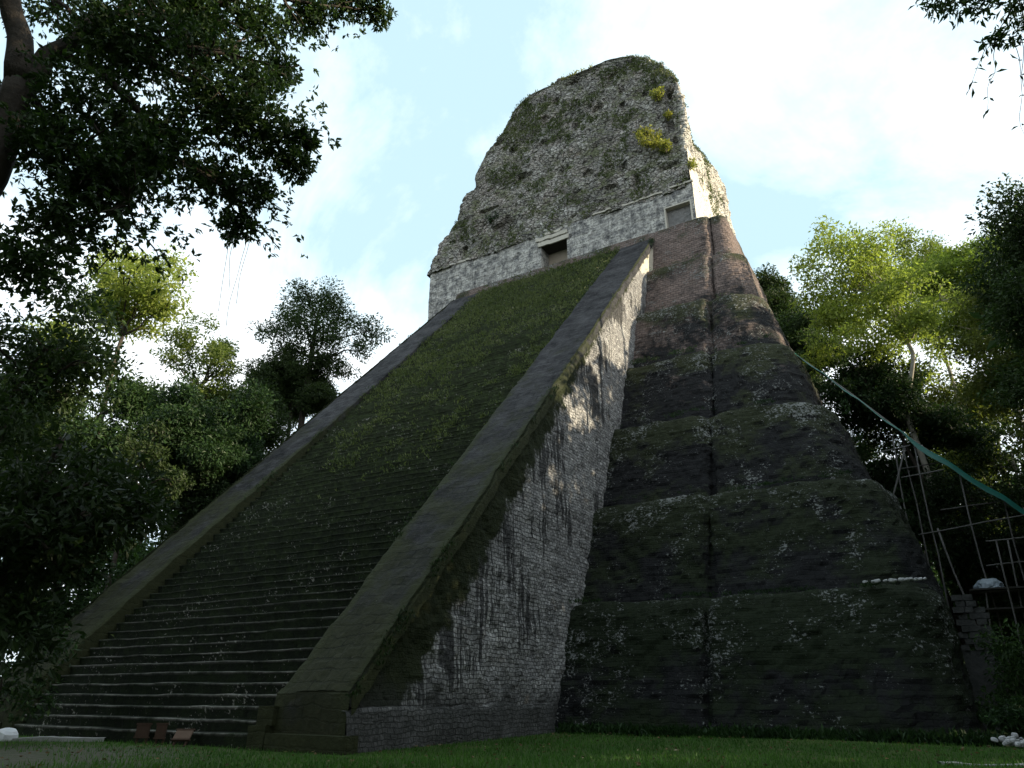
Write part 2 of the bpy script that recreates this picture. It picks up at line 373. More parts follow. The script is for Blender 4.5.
TARP = m_simple("green_tarp", (.008, .085, .066), (.018, .145, .115), 2, .45, .2, .03, .5)
SHEET = m_simple("white_plastic_sheet", (.20, .25, .30), (.42, .48, .54), 3, .4, .8, .1, .5)
WHITE = m_simple("white_smooth_stone", (.62, .64, .68), (.82, .84, .86), 6, .6)
LEAF = m_leaf("dark_leaves", (.013, .027, .008), (.044, .074, .021), .30)
LEAFB = m_leaf("deep_green_leaves", (.009, .021, .007), (.030, .060, .017), .25)
LEAFY = m_leaf("yellow_green_leaves", (.10, .14, .03), (.31, .37, .09), .5)
LEAFO = m_leaf("olive_leaves", (.045, .065, .015), (.14, .165, .04), .45)
LEAFM = m_leaf('light_green_leaves', (.06, .085, .016), (.17, .205, .042), .5)
WEED = m_leaf("weed_leaves", (.050, .075, .024), (.125, .150, .060), .3, (.20, .20, .13))
WEEDY = m_leaf("yellow_weed_leaves", (.12, .14, .03), (.30, .30, .07), .45)
GRASS = m_leaf("grass_blades", (.026, .075, .011), (.075, .165, .028), .3)

# ------------------------------------------------------------------ ground
def ground():
    xs = np.concatenate([[-900, -400, -200, -120, -80], np.arange(-60, 61, 1.0), [80, 120, 200, 400, 900]])
    ys = np.concatenate([[-900, -400, -200, -120, -80], np.arange(-60, 90, 1.0), [120, 200, 400, 900]])
    X, Y = np.meshgrid(xs, ys, indexing='ij')
    Z = .05*fbm(np.stack([X, Y, X*0], -1), .25, 3)
    near = np.exp(-((X-24.9)**2+(Y+16)**2)/60.); Z = Z*(1-near)-.03
    V = np.stack([X, Y, Z], -1).reshape(-1, 3)
    o = mk('ground', V, quads(len(xs), len(ys)), GROUND, smooth=True); tag(o, kind='structure', label='short dark green lawn in front of the pyramid with a bare gravelly patch')
ground()

# ------------------------------------------------------------------ the pyramid
H, D, W, BW = 35.86, 32.15, 10.0, 2.95
SL = D/H
pyr = thing('temple_pyramid', 'tall stepped stone Maya temple with steep mossy stairway and ruined roof comb', 'temple', (0, 15, 0))

# --- terraces
TH = 36.67/7
XI = [16.2, 16.0, 15.75, 15.5, 15.2, 15.0, 14.75]
XR = [25.05, 24.75, 23.0, 20.9, 19.4, 17.8, 16.25]
def section(xi, xr, yf, yb, r1, rb, r2, setb):
    P = []
    def line(a, b, n):
        for t in np.linspace(0, 1, n, endpoint=False): P.append((a[0]+(b[0]-a[0])*t, a[1]+(b[1]-a[1])*t))
    def arc(cx, cy, r, a0, a1, n):
        for t in np.linspace(R(a0), R(a1), n, endpoint=False): P.append((cx+r*math.cos(t), cy+r*math.sin(t)))
    line((0, yf), (9, yf), 6); line((9, yf), (xi-r1, yf), 48)
    arc(xi-r1, yf+r1, r1, -90, 0, 10)
    line((xi, yf+r1), (xi+.02, yf+setb+rb+.1), 3)
    arc(xi+.06+rb, yf+setb+rb, rb, 180, 270, 8)
    line((xi+.06+rb, yf+setb), (max(xr-r2, xi+.1+rb), yf+setb), 56)
    arc(max(xr-r2, xi+.1+rb), yf+setb+r2, r2, -90, 0, 18)
    line((xr, yf+setb+r2), (xr, yf+14), 60); line((xr, yf+14), (xr, yb-3), 40)
    arc(xr-3, yb-3, 3, 0, 90, 8); line((xr-3, yb), (0, yb), 8); P.append((0, yb))
    return np.array(P)
def tier_params(i):
    yf = 12.6+3.1*i; xr = XR[i]; xi = XI[i]
    r2 = 2.6 if i < 5 else (1.9 if i == 5 else .75)
    rb = .5 if i < 6 else .3
    return yf, xi, xr, r2, rb
terr = []
for i in range(7):
    yf, xi, xr, r2, rb = tier_params(i)
    bat = (2.15 if i < 4 else 1.8) if i < 6 else 1.25
    r1 = .9 if i < 5 else .65
    bot = section(xi, xr, yf, 56-.9*i, min(r1, .6), rb*.7, r2, .38)
    xt = xr-.5 if i == 6 else xr-.62*(xr-XR[i+1])
    top = section(xi-.2, xt, yf+bat, 55.4-.9*i, min(r1, .6), rb*.7, r2 if i < 6 else .7, .38)
    if i < 6:
        yf2, xi2, xr2, r22, rb2 = tier_params(i+1)
        nxt = section(xi2-.25, xr2-.5, yf2+.5, 55-.9*(i+1), .65, rb2, r22, .55)
    else: nxt = top*[0.2, 1]+np.array([0, 0]); nxt[:, 1] = 38+(nxt[:, 1]-38)*.2
    zb, zt = TH*i-(.3 if i == 0 else .25), TH*(i+1)
    nz = 30
    rows, zz, tt = [], [], []
    T = np.concatenate([np.linspace(0, .9, nz), [.94, .97, .99, 1.0]])
    rnd = .42 if i < 4 else (.25 if i < 5 else .08)
    N = np.gradient(bot, axis=0); N = np.stack([N[:, 1], -N[:, 0]], -1); N /= np.linalg.norm(N, axis=1)[:, None]+1e-9
    for t in T:
        p = bot+(top-bot)*t
        if t > .80: q = (t-.80)/.20; p = p-N*rnd*(1-math.sqrt(max(0, 1-q*q)))
        rows.append(p); zz.append(zb+(zt-zb)*t); tt.append(t)
    pt = rows[-1]
    for q in (.15, .4, 1.0): rows.append(pt+(nxt-pt)*q); zz.append(zt+.03+.04*q); tt.append(1)
    Pp = np.stack(rows, 1)                                   # (npts, nrows, 2)
    n_, r_ = Pp.shape[:2]
    V = np.concatenate([Pp, np.broadcast_to(np.array(zz)[None, :, None], (n_, r_, 1))], -1)
    u = np.concatenate([[0], np.cumsum(np.linalg.norm(np.diff(bot, axis=0), axis=1))])
    U = np.broadcast_to(u[:, None], (n_, r_)); TT = np.broadcast_to(np.array(tt)[None], (n_, r_))
    amp = .24 if i < 3 else (.18 if i < 5 else .06)
    dis = amp*fbm(V, .55, 4)+.5*amp*fbm(V, 2.1, 3)+(.035 if i > 3 else .055)*blocks(U, V[..., 2], .5, .26, i)+.03*fbm(V, 5.0, 2)
    # fallen-out courses low on the faces
    V[..., :2] += N[:, None]*dis[..., None]
    V[..., 2] += np.where(TT > .88, .10*fbm(V*[1, 1, 0], 1.1, 3)*(1.6 if i < 4 else .8), 0)
    Vm = V.copy(); Vm[..., 0] *= -1
    # the left flank is clamped below the camera's sight line over the stairway's coping
    lim = 34.75+.51*(Vm[..., 0]+13.6)+1.05*(Vm[..., 1]-33.1)-.3*np.abs(fbm(Vm*[1, 1, 0], .5, 3))
    Vm[..., 2] = np.where(Vm[..., 0] < -10.02, np.minimum(Vm[..., 2], np.maximum(lim, -.3)), Vm[..., 2])
    A = V.reshape(-1, 3); B = Vm.reshape(-1, 3)
    F = quads(n_, r_); Fm = quads(n_, r_, True)+len(A)
    uvs = np.stack([U, V[..., 2]], -1).reshape(-1, 2)
    o = mk('terrace', np.concatenate([A, B]), np.concatenate([F, Fm]), TERR, pyr, {'tier': np.concatenate([TT.ravel()]*2)}, np.concatenate([uvs, uvs]), smooth=False)
    terr.append((yf, xi, xr, zt))
# top floor
Vt, Ft = box(-13.7, 14, 33.6, 48.3, 35.2, 36.62); mk('platform', Vt, Ft, TERR, pyr, {'tier': np.ones(8)}, np.zeros((8, 2)))

# --- stairway and its steps
stair = bpy.data.objects.new('stairway', None); C.objects.link(stair); stair.parent = pyr; stair.location = (0, -15, 0)
stair['label'] = 'wide steep stairway, dark bare steps below and weeds above'
NS = 102; rise = 36.4/NS; run = 33.0/NS
xs = np.linspace(-W+BW-.05, W-BW+.05, 130)
for k in range(NS):
    z0, z1, y0 = rise*k, rise*(k+1), run*k+.05
    er = .5+1.2*min(1, k/60)
    prof = [(0.03, z0-.12, 0), (.0, z0+rise*.45, 0), (-.02, z0+rise*.74, .0), (-.045, z0+rise*.86, .6), (-.045, z0+rise*.96, 1), (.0, z1, 1), (.10, z1, .25), (run*.6, z1+.01, 0), (run+.12, z1+.03, 0)]
    pr = np.array(prof)
    V = np.zeros((len(xs), len(pr), 3)); V[..., 0] = xs[:, None]; V[..., 1] = y0+pr[None, :, 0]; V[..., 2] = pr[None, :, 1]
    P = np.stack([V[..., 0], V[..., 1]*0+k*3.3, V[..., 2]*.6], -1)
    V[..., 1] += er*(.075*fbm(P, 1.2, 4)+.04*blocks(V[..., 0], V[..., 2]*0+k+.5, .6, 1, k)+.06*np.clip(vnoise(P, .5)-.4, 0, 1))
    top = (np.arange(len(pr)) >= 3)[None]
    V[..., 2] += np.where(top, er*(.06*fbm(P*[1, 1, 0], 1.0, 4)+.05*vnoise(P*[1, 0, 0]+k*1.7, .25)), 0)
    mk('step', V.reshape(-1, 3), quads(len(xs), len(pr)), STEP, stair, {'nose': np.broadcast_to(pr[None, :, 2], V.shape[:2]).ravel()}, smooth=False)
# --- balustrades
BALV = {}
def balu(sx):
    ns, nx = 260, 26
    s = np.linspace(0, 1, ns); x = np.linspace(W-BW, W, nx)
    z = 1.55+(H-1.55)*s; y = .35+(D-.35)*s
    V = np.zeros((ns, nx+2, 3)); V[:, 1:-1, 0] = x[None]; V[..., 1] = y[:, None]; V[..., 2] = z[:, None]
    e = np.minimum(x-(W-BW), W-x); V[:, 1:-1, 2] -= (.10*np.exp(-e/.12))[None]
    dz = .15*fbm(V, .7, 4)+.08*fbm(V, 2.6, 3)+.03*blocks(V[..., 0], V[..., 2], .75, .34, 5)
    V[:, 1:-1, 2] += dz[:, 1:-1]
    V[:, -2, 2] -= .12; V[:, 0] = V[:, 1]-np.array([0, 0, 1.6]); V[:, -1] = V[:, -2]-np.array([-.01, 0, .45])
    V[:, 1, 0] += .05*fbm(V[:, 1], 1.0, 3); V[:, 0, 0] = V[:, 1, 0]; ed_ = .02+.10*fbm(V[:, -2], 1.1, 4); V[:, -2, 0] += ed_; V[:, -1, 0] += ed_+.03
    parts = [(V.reshape(-1, 3)*[1, 1, 1], quads(ns, nx+2, True))]
    # upright front face and footing
    zz = np.linspace(-.2, 1.0, 12); zz = np.concatenate([np.linspace(-.2, 1.62, 14)])
    G = np.zeros((nx, len(zz), 3)); G[..., 0] = x[:, None]; G[..., 2] = zz[None]; G[..., 1] = .22+.12*np.clip(zz/1.6, 0, 1)**3+.06*fbm(G, 1.5, 3)
    G[:, -1, 1] += .14; parts.append((G.reshape(-1, 3), quads(nx, len(zz))))
    ed = np.concatenate([np.broadcast_to(np.concatenate([[0], e, [0]])[None], (ns, nx+2)).ravel(), np.broadcast_to(e[:, None], (nx, len(zz))).ravel()])
    Vb, Fb = join(parts); Vb[:, 0] *= sx
    if sx < 0: Fb = Fb[:, ::-1]
    o = mk('balustrade', Vb, Fb, BAL, stair, {'edge': ed}, smooth=False); BALV[sx] = V
    # inner newel block and low footing course
    bx = join([box(W-BW-.55, W-BW+.12, -.1, .75, -.1, .62), box(W-BW-.42, W-BW+.2, .05, .85, .60, 1.12)]); bx[0][:, 0] *= sx
    bx[0][:] += .05*fbm(bx[0], 1.3, 2)[:, None]
    mk('newel_block', bx[0], bx[1], BAL, stair)
    ft = box(W-BW+.2, W+.24, -.12, .5, -.2, .42); ft[0][:, 0] *= sx
    mk('footing_course', ft[0], ft[1], BAL, stair)
balu(1); balu(-1)
# --- tall side walls of the stair
def sidewall(sx):
    nzv, nt = 300, 90
    z = np.concatenate([np.linspace(-.3, H-.05, nzv)])
    yA = np.clip((z-1.55)/(H-1.55), 0, 1)*(D-.35)+.30
    yB = 12.67+z*(33.03-12.67)/36.67+1.6
    t = np.linspace(0, 1, nt)
    Y = yA[:, None]+(yB-yA)[:, None]*t[None]; Z = np.broadcast_to(z[:, None], Y.shape)
    V = np.stack([np.full_like(Y, W), Y, Z], -1)
    zc = 1.55+np.clip((Y-.35)/(D-.35), 0, 1)*(H-1.55); dtop = zc-Z
    sm = np.clip((Z-29)/1.5, 0, 1)*.85
    V[..., 0] += (.09*fbm(V, 1.1, 4)+.022*blocks(Y, Z, .31, .19, 3)+.05*fbm(V, 3.3, 2))*(1-sm)-.03
    V[..., 0] -= .22*np.clip(.5-fbm(V+[0, 9, 0], .35, 3)*2-dtop*.2, 0, 1)*(1-sm)*(dtop > .6)
    A = V.reshape(-1, 3)*[sx, 1, 1]
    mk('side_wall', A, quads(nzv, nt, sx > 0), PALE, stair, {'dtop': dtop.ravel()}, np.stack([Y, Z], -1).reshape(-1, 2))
    # low plinth course along the foot
    ny = 80; yy = np.linspace(.16, 12.5, ny); pz = np.array([(-.3, .12), (.4, .12), (.95, .10), (1.06, .06), (1.08, -.1)])
    V = np.zeros((ny, 5, 3)); V[..., 1] = yy[:, None]; V[..., 2] = pz[None, :, 0]; V[..., 0] = W+pz[None, :, 1]
    V[..., 0] += .09*fbm(V, 1.4, 3)+.05*blocks(V[..., 1], V[..., 2], .6, .4, 8); V[..., 2] += (.10*fbm(V*[1, 1, 0], 1.0, 3))*(pz[None, :, 0] > .9)
    mk('plinth', V.reshape(-1, 3)*[sx, 1, 1], quads(ny, 5, sx < 0), PALE, stair, {'dtop': np.full(ny*5, 9.)}, V[..., 1:].reshape(-1, 2))
sidewall(1); sidewall(-1)

# --- temple house on top
house = bpy.data.objects.new('temple_house', None); C.objects.link(house); house.parent = pyr; house.location = (0, 18.1, 36.4)
house['label'] = 'low pale plastered building with one open doorway'
X0, X1, Y0, Y1, ZB, ZT = -13.75, 13.5, 33.1, 48.4, 34.6, 40.75
def panel(u0, u1, v0, v1, fn, holes=(), st=.16, amp=.05, name='wall'):
    us = sorted(set(np.round(np.concatenate([np.arange(u0, u1, st), [u1]]+[[h[0], h[1]] for h in holes]), 4)))
    vs = sorted(set(np.round(np.concatenate([np.arange(v0, v1, st), [v1]]+[[h[2], h[3]] for h in holes]), 4)))
    us, vs = np.array(us), np.array(vs)
    U, V_ = np.meshgrid(us, vs, indexing='ij')
    f = quads(len(us), len(vs))
    cu = (us[:-1]+us[1:])/2; cv = (vs[:-1]+vs[1:])/2
    keep = np.ones((len(cu), len(cv)), bool)
    fade = np.ones_like(U)
    for a, b, c, d in holes:
        keep &= ~(((cu > a) & (cu < b))[:, None] & ((cv > c) & (cv < d))[None])
        dist = np.maximum(np.maximum(a-U, U-b), np.maximum(c-V_, V_-d)); fade = np.minimum(fade, np.clip(dist/.4, 0, 1))
    P = fn(U, V_, 0); dd = (amp*1.4*fbm(P, .9, 4)+amp*.7*blocks(U, V_, .5, .27, 4)+amp*fbm(P, 3, 2))*fade
    P = fn(U, V_, dd)
    return P.reshape(-1, 3), f[keep.ravel()], np.stack([U, V_], -1).reshape(-1, 2)
holes = [(-.97, 1.70, 36.2, 39.28), (11.0, 13.12, 36.2, 38.95)]
P1, F1, U1 = panel(X0, X1, ZB, ZT, lambda u, v, d: np.stack([u, Y0-d+u*0, v], -1), holes)
P2, F2, U2 = panel(Y0, Y1, ZB, ZT+4, lambda u, v, d: np.stack([X1+d*.6-.01*(v-ZB), u, v], -1))
P3, F3, U3 = panel(X0, X1, ZB, ZT, lambda u, v, d: np.stack([u, Y1+d+u*0, v], -1), st=.5)
P4, F4, U4 = panel(Y0, Y1, ZB, ZT, lambda u, v, d: np.stack([X0-d+u*0, u, v], -1), st=.3)
mk('wall', P1, F1, TWALL, house, uv=U1); mk('wall', P2, F2, TWALL_LIT, house, uv=U2); mk('wall', P3, F3[:, ::-1], TWALL, house, uv=U3); mk('wall', P4, F4[:, ::-1], TWALL, house, uv=U4)
# doorway: jambs, soffit, back wall of the room, lintel stones
dw = bpy.data.objects.new('doorway', None); C.objects.link(dw); dw.parent = house; dw.location = (.36, 0, 0)
a, b, c, d = holes[0]
mk('jamb', *box(a-.5, a, Y0+.02, Y0+2.6, c, d), TWALL, dw, uv=np.array([(y, z) for x in (0, 1) for y in (0, 2.6) for z in (0, 3)]))
mk('jamb', *box(b, b+.5, Y0+.02, Y0+2.6, c, d), TWALL, dw, uv=np.array([(y, z) for x in (0, 1) for y in (0, 2.6) for z in (0, 3)]))
mk('back_wall', *box(a-.5, b+.5, Y0+1.5, Y0+2.8, c-.2, d+.4), INNER, dw)
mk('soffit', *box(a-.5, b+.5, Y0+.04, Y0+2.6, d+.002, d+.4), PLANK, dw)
def slab(name, x0, x1, y, z0, z1, proud, m, par, amp=.035, n=24):
    xs_ = np.linspace(x0, x1, n); pr = np.array([(0, z0), (-proud, z0), (-proud, (z0+z1)/2), (-proud, z1), (.1, z1)])
    V = np.zeros((n, 5, 3)); V[..., 0] = xs_[:, None]; V[..., 1] = y+pr[None, :, 0]; V[..., 2] = pr[None, :, 1]
    V[..., 1] += amp*blocks(V[..., 0], V[..., 2]*0+z0, .55, 9, 2)+amp*fbm(V, 2, 3); V[..., 2] += amp*fbm(V*[1, 0, 0]+z0, 1.3, 3)
    A = V.reshape(-1, 3); F = quads(n, 5)
    return mk(name, A, [F, np.array([[4, 3, 2, 1, 0], [(n-1)*5+q for q in range(5)]])], m, par)
slab('lintel', a-.25, b+.2, Y0, d-.02, d+.42, .14, LINTEL, dw); slab('lintel', a-.45, b+.1, Y0, d+.56, d+.92, .16, LINTEL, dw, .06); slab('lintel', a+.4, b-.6, Y0, d+1.05, d+1.3, .12, LINTEL, dw, .06)
# blocked doorway at the right end
bd = bpy.data.objects.new('blocked_doorway', None); C.objects.link(bd); bd.parent = house; bd.location = (12, 0, 0)
a, b, c, d = holes[1]
Pp, Fp, Up = panel(a-.1, b+.1, c, d+.1, lambda u, v, dd: np.stack([u, Y0+.42-dd+u*0, v], -1))
mk('panel', Pp, Fp, PANEL, bd, uv=Up)
mk('frame', *join([box(a-.12, a, Y0-.07, Y0+.6, c, d), box(b, b+.14, Y0-.07, Y0+.6, c, d), box(a-.12, b+.14, Y0-.08, Y0+.6, d+.002, d+.13)]), LINTEL, bd)
# broken pale cornice stones along the wall head
for x0, x1, z in ((7.2, 11.2, 40.62), (-11.6, -8.9, 40.5), (4.4, 6.4, 40.75), (11.6, 13.6, 40.78)):
    slab('cornice_stone', x0, x1, Y0, z, z+.15, .16, LINTEL, house, .07, 30)
# --- roof comb: irregular rubble mass
lz = [40.4, 41.2, 43.6, 46.6, 48.2, 50.6, 53.2, 55.1, 56.6, 58.8, 60.4, 61.2, 61.8]
lx = [-14.2, -14.05, -13.1, -11.4, -11.2, -10.0, -9.1, -8.4, -7.0, -5.6, -4.6, -3.6, -.6]
rx_ = [13.55, 13.6, 13.5, 13.45, 13.6, 13.7, 13.6, 12.8, 12.1, 10.6, 8.0, 5.0, 2.2]
fy = [32.95, 33.0, 33.35, 33.7, 33.95, 34.15, 34.45, 34.65, 34.85, 35.1, 35.3, 35.5, 35.9]
byk = [48.5, 48.6, 48.4, 48.2, 47.3, 46.0, 43.6, 42.0, 41.3, 40.6, 40, 39.4, 38.6]
zs_ = np.concatenate([np.linspace(40.4, 61.5, 164), np.linspace(61.55, 62.1, 6)])
LX, RX, FY, BY = (np.interp(zs_, lz, q) for q in (lx, rx_, fy, byk))
def rsec(x0, x1, y0, y1, r):
    P = [];
    def line(a, b, n):
        for t in np.linspace(0, 1, n, endpoint=False): P.append((a[0]+(b[0]-a[0])*t, a[1]+(b[1]-a[1])*t))
    def arc(cx, cy, a0, n):
        for t in np.linspace(R(a0), R(a0+90), n, endpoint=False): P.append((cx+r*math.cos(t), cy+r*math.sin(t)))
    line((x0+r, y0), (x1-r, y0), 190); arc(x1-r, y0+r, -90, 6); line((x1, y0+r), (x1, y1-r), 90); arc(x1-r, y1-r, 0, 5)
    line((x1-r, y1), (x0+r, y1), 50); arc(x0+r, y1-r, 90, 5); line((x0, y1-r), (x0, y0+r), 40); arc(x0+r, y0+r, 180, 6)
    return np.array(P)
rows = [rsec(a, b, c, d, .5) for a, b, c, d in zip(LX, RX, FY, BY)]
# flat top sheet: shrink the last ring to its middle
last = rows[-1]; cen = last.mean(0)
for q in (.7, .4, .1): rows.append(cen+(last-cen)*q)
zall = np.concatenate([zs_, [62.25, 62.35, 62.4]])
Pp = np.stack(rows, 1); n_, r_ = Pp.shape[:2]
V = np.concatenate([Pp, np.broadcast_to(zall[None, :, None], (n_, r_, 1))], -1)
N = np.gradient(Pp[:, 60], axis=0); N = np.stack([N[:, 1], -N[:, 0]], -1); N /= np.linalg.norm(N, axis=1)[:, None]+1e-9
U = np.broadcast_to(np.linspace(0, 86, n_)[:, None], (n_, r_))
dis = .34*fbm(V, .33, 4)+.20*fbm(V+50, 1.15, 4)+.10*blocks(U, V[..., 2], .6, .38, 21)
hol = vnoise(V*[.9, .9, 1.2], .9); dis -= .5*np.clip((hol-.52)/.15, 0, 1)         # fallen stones leave pits
lg = fbm(V*[.25, .25, 1.], 1.0, 2); dis += .06*np.clip(lg*6, -1, 1)                          # courses step in and out
V[..., :2] += N[:, None]*dis[..., None]
V[..., 2] += .22*fbm(V*[1, 1, .5], .6, 4)
# the right end steps in above a shoulder that climbs towards the back
zsh = 44.6+.42*(V[..., 1]-34); ins = .0+1.7*np.clip((V[..., 1]-34)/4, 0, 1)
rt = np.clip((V[..., 0]-8)/4, 0, 1); q_ = np.clip((V[..., 2]-zsh)/4.5, 0, 1)
V[..., 0] -= ins*rt*q_*(V[..., 1] > 34)
V[..., 0] -= .35*rt*np.clip((43-V[..., 2])/1.5, 0, 1)
# shallow vertical slot and recess on the right part of the front
sl = (np.abs(V[..., 0]-12.0) < .35) & (V[..., 1] < 36) & (V[..., 2] > 47.5) & (V[..., 2] < 53)
V[..., 1] += np.where(sl, .55, 0)
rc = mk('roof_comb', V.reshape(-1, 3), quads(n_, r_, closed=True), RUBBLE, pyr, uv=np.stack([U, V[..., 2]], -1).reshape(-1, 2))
rc['label'] = 'tall crumbling rubble roof comb patched with weeds'
RCV = V; RCN = N

# ------------------------------------------------------------------ foliage helpers
def unit(v): return v/(np.linalg.norm(v, axis=-1, keepdims=True)+1e-9)
def leaves(c, d, size, rg, width=.42, roll=True):
    """one folded leaf (quad) per row: base c, direction d"""
    n = len(c); d = unit(d); ref = unit(rg.normal(size=(n, 3))+np.array([0, 0, .6]))
    s = unit(np.cross(d, ref)); nn = np.cross(s, d); L = np.asarray(size).reshape(-1, 1)
    m = c+d*L*.5
    V = np.stack([c, m+s*L*width*.5+nn*L*.07, c+d*L-nn*L*.10, m-s*L*width*.5+nn*L*.07], 1).reshape(-1, 3)
    return V, np.arange(4*n).reshape(-1, 4)
def ball(rg, n, shell=.45):
    d = unit(rg.normal(size=(n, 3))); r = rg.random(n)**shell; return d*r[:, None], d
def clump_leaves(rg, cen, rad, n, size, flat=.7, width=.45):
    p, d = ball(rg, n); p = p*np.array([1, 1, flat])*rad
    p += .18*rad*np.stack([vnoise(p+cen, 2.2/rad+.3), vnoise(p+cen+9, 2.2/rad+.3), vnoise(p+cen+20, 2.2/rad+.3)], -1)
    dd = d*.8+rg.normal(size=(n, 3))*.8+np.array([0, 0, -.25])
    return leaves(cen+p, dd, size*(.45+1.05*rg.random(n)**1.4), rg, width)
def whorls(rg, tips, dirs, n, size, width=.36):
    """n leaves radiating from each twig tip"""
    m = len(tips); T = np.repeat(tips, n, 0); Dr = np.repeat(unit(dirs), n, 0)
    dd = Dr*.55+unit(rg.normal(size=(m*n, 3)))*.85+np.array([0, 0, -.18])
    return leaves(T+rg.normal(size=T.shape)*.03, dd, size*(.6+.7*rg.random(m*n)), rg, width)
def tree(name, label, base, clumps, trunk, mats, seed, leaf=.3, dens=1., group='trees around the clearing', forks=True, flat=.7, trunk_r=.3, sub=7, limbs=12, width=.45):
    """clumps: (x,y,z,r) world; trunk: list of points from the base up"""
    rg = np.random.default_rng(seed)
    t = thing(name, label, 'tree', base, group)
    cl = np.array(clumps, float)
    tp = np.array([base]+list(trunk), float)
    # smooth trunk
    ss = np.linspace(0, len(tp)-1, 6*len(tp)); TP = np.stack([np.interp(ss, np.arange(len(tp)), tp[:, k]) for k in range(3)], -1)
    TP[:, :2] += .12*np.stack([vnoise(TP+seed, .35), vnoise(TP+seed+40, .35)], -1)*np.clip(TP[:, 2:]-base[2], 0, 3)/3
    rr = np.linspace(trunk_r, trunk_r*.38, len(TP)); rr[:2] *= 1.25
    parts = [tube(TP, rr, 9)]
    V, F, Rn = [], [], []; nv = 0
    for ci, (x, y, z, r) in enumerate(cl):
        cen = np.array([x, y, z])
        k0 = int(len(TP)*.55); j = k0+np.argmin(np.linalg.norm(TP[k0:]-cen+np.array([0, 0, r*.8]), axis=1)) if ci < limbs else -1
        j = min(j, len(TP)-1)
        if forks and ci < limbs:
            parts.append(tube(wiggle(TP[j], cen, 9, .09, seed+ci), np.linspace(rr[j]*.62, .03, 9), 6))
        for q in range(sub):
            p, d = ball(rg, 1, .35); cc = cen+p[0]*[1, 1, flat]*r*.85; rc_ = r*(.42+.28*rg.random())
            if q < 3 and forks and ci < limbs: parts.append(tube(wiggle(cen-(cen-TP[j])*.15, cc, 6, .1, seed+ci*9+q), np.linspace(.05, .015, 6), 5))
            nl = max(8, int(dens*22.0*(rc_/leaf)**2))
            v, f = clump_leaves(rg, cc, rc_, nl, leaf, flat, width)
            V.append(v); F.append(f+nv); nv += len(v); Rn.append(np.clip(rg.random(len(f))*.75+.25*rg.random(), 0, 1))
    Vt, Ft = join(parts); mk('trunk', Vt, fix(Ft), mats[0], t, smooth=True)
    mk('crown', np.concatenate(V), np.concatenate(F), mats[1], t, fattr={'rnd': np.concatenate(Rn)})
    return t
def crown(cx, cy, cz, rx, rz, n, seed, r=(.35, .6)):
    """clump list filling an ellipsoid"""
    rg = np.random.default_rng(seed); p, d = ball(rg, n, .4)
    rr = rx*(r[0]+(r[1]-r[0])*rg.random(n)); return [(cx+a*rx*.8, cy+b*rx*.8, cz+c*rz*.8, q) for (a, b, c), q in zip(p, rr)]

# ------------------------------------------------------------------ weeds on the temple
def weeds(name, label, P, N, size, m, seed, per=5, up=.7):
    rg = np.random.default_rng(seed); n = len(P)
    T = np.repeat(P, per, 0)+rg.normal(size=(n*per, 3))*size*.4; Dn = np.repeat(N, per, 0)
    V, F = leaves(T, Dn*.6+np.array([0, 0, up])+rg.normal(size=T.shape)*.55, size*(.5+.9*rg.random(n*per)), rg, .38)
    o = mk(name, V, F, m, fattr={'rnd': np.clip(rg.random(len(F))*.7+np.repeat(vnoise(P, .6), per)*.3+.12, 0, 1)}); tag(o, label, 'weeds', kind='stuff')
rg = np.random.default_rng(3)
n = 26000; k = rg.random(n)**.55; x = rg.uniform(-W+BW, W-BW, n); kk = (k*NS)
y = run*kk+.05; z = rise*np.floor(kk+1)+.0
P = np.stack([x, y+.05+rg.normal(size=n)*.1, z-.03+rg.normal(size=n)*.12], -1)
dn = fbm(P, .3, 4)*.4+fbm(P, 1.3, 2)*.45+k*.95
P = P[dn > .50]; weeds('stair_weeds', 'low green weeds and grass covering the upper half of the stairway', P, np.tile([0, -.6, .6], (len(P), 1)), .19, WEED, 5, 4)
# roof comb weeds: sample its surface
ii = rg.integers(0, RCV.shape[0]-130, 30000); jj = rg.integers(0, RCV.shape[1]-1, 30000)
P = RCV[ii, jj]; Nn = np.concatenate([RCN[ii], np.full((len(ii), 1), .2)], 1)
s_ = fbm(P, .55, 4)+.4*fbm(P, 1.8, 2); sel = (s_ > .20) & (P[:, 2] < 63); P, Nn = P[sel], Nn[sel]
weeds('roof_weeds', 'patches of weeds rooted in the crumbling roof comb', P, Nn, .18, WEED, 6, 4)
# ragged grass along the crest
xx = rg.uniform(-4, 10.5, 500); P = np.stack([xx, rg.uniform(35.5, 37, 500), np.interp(xx, lx+rx_[::-1], lz+lz[::-1])-.25], -1)
P = P[fbm(P, .7, 2) > -.2]; weeds('crest_grass', 'ragged grass growing along the crest of the roof comb', P, np.tile([0, -.1, 1.], (len(P), 1)), .27, WEEDY, 7, 4, 1.)
# shoulders of the terraces
P = []; 
for i, (yf, xi, xr, zt) in enumerate(terr):
    m_ = int(700 if i < 4 else 120); xx = rg.uniform(10, xr-1.5, m_)
    yy = np.where(xx < xi, yf+1.62, yf+2.2)+rg.uniform(-.1, .5, m_); P.append(np.stack([xx, yy, zt+.0+xx*0], -1))
    if i < 6:
        m2 = 500 if i < 4 else 60; P.append(np.stack([np.full(m2, xr-.55)+rg.uniform(-.5, .05, m2), rg.uniform(yf+4, yf+16, m2), np.full(m2, zt)], -1))
P = np.concatenate(P); P = P[fbm(P, .8, 3) > .1]
weeds('terrace_weeds', 'small dark weeds along the shoulders of the terraces', P, np.tile([0.1, -.5, .7], (len(P), 1)), .10, LEAFB, 8, 3)
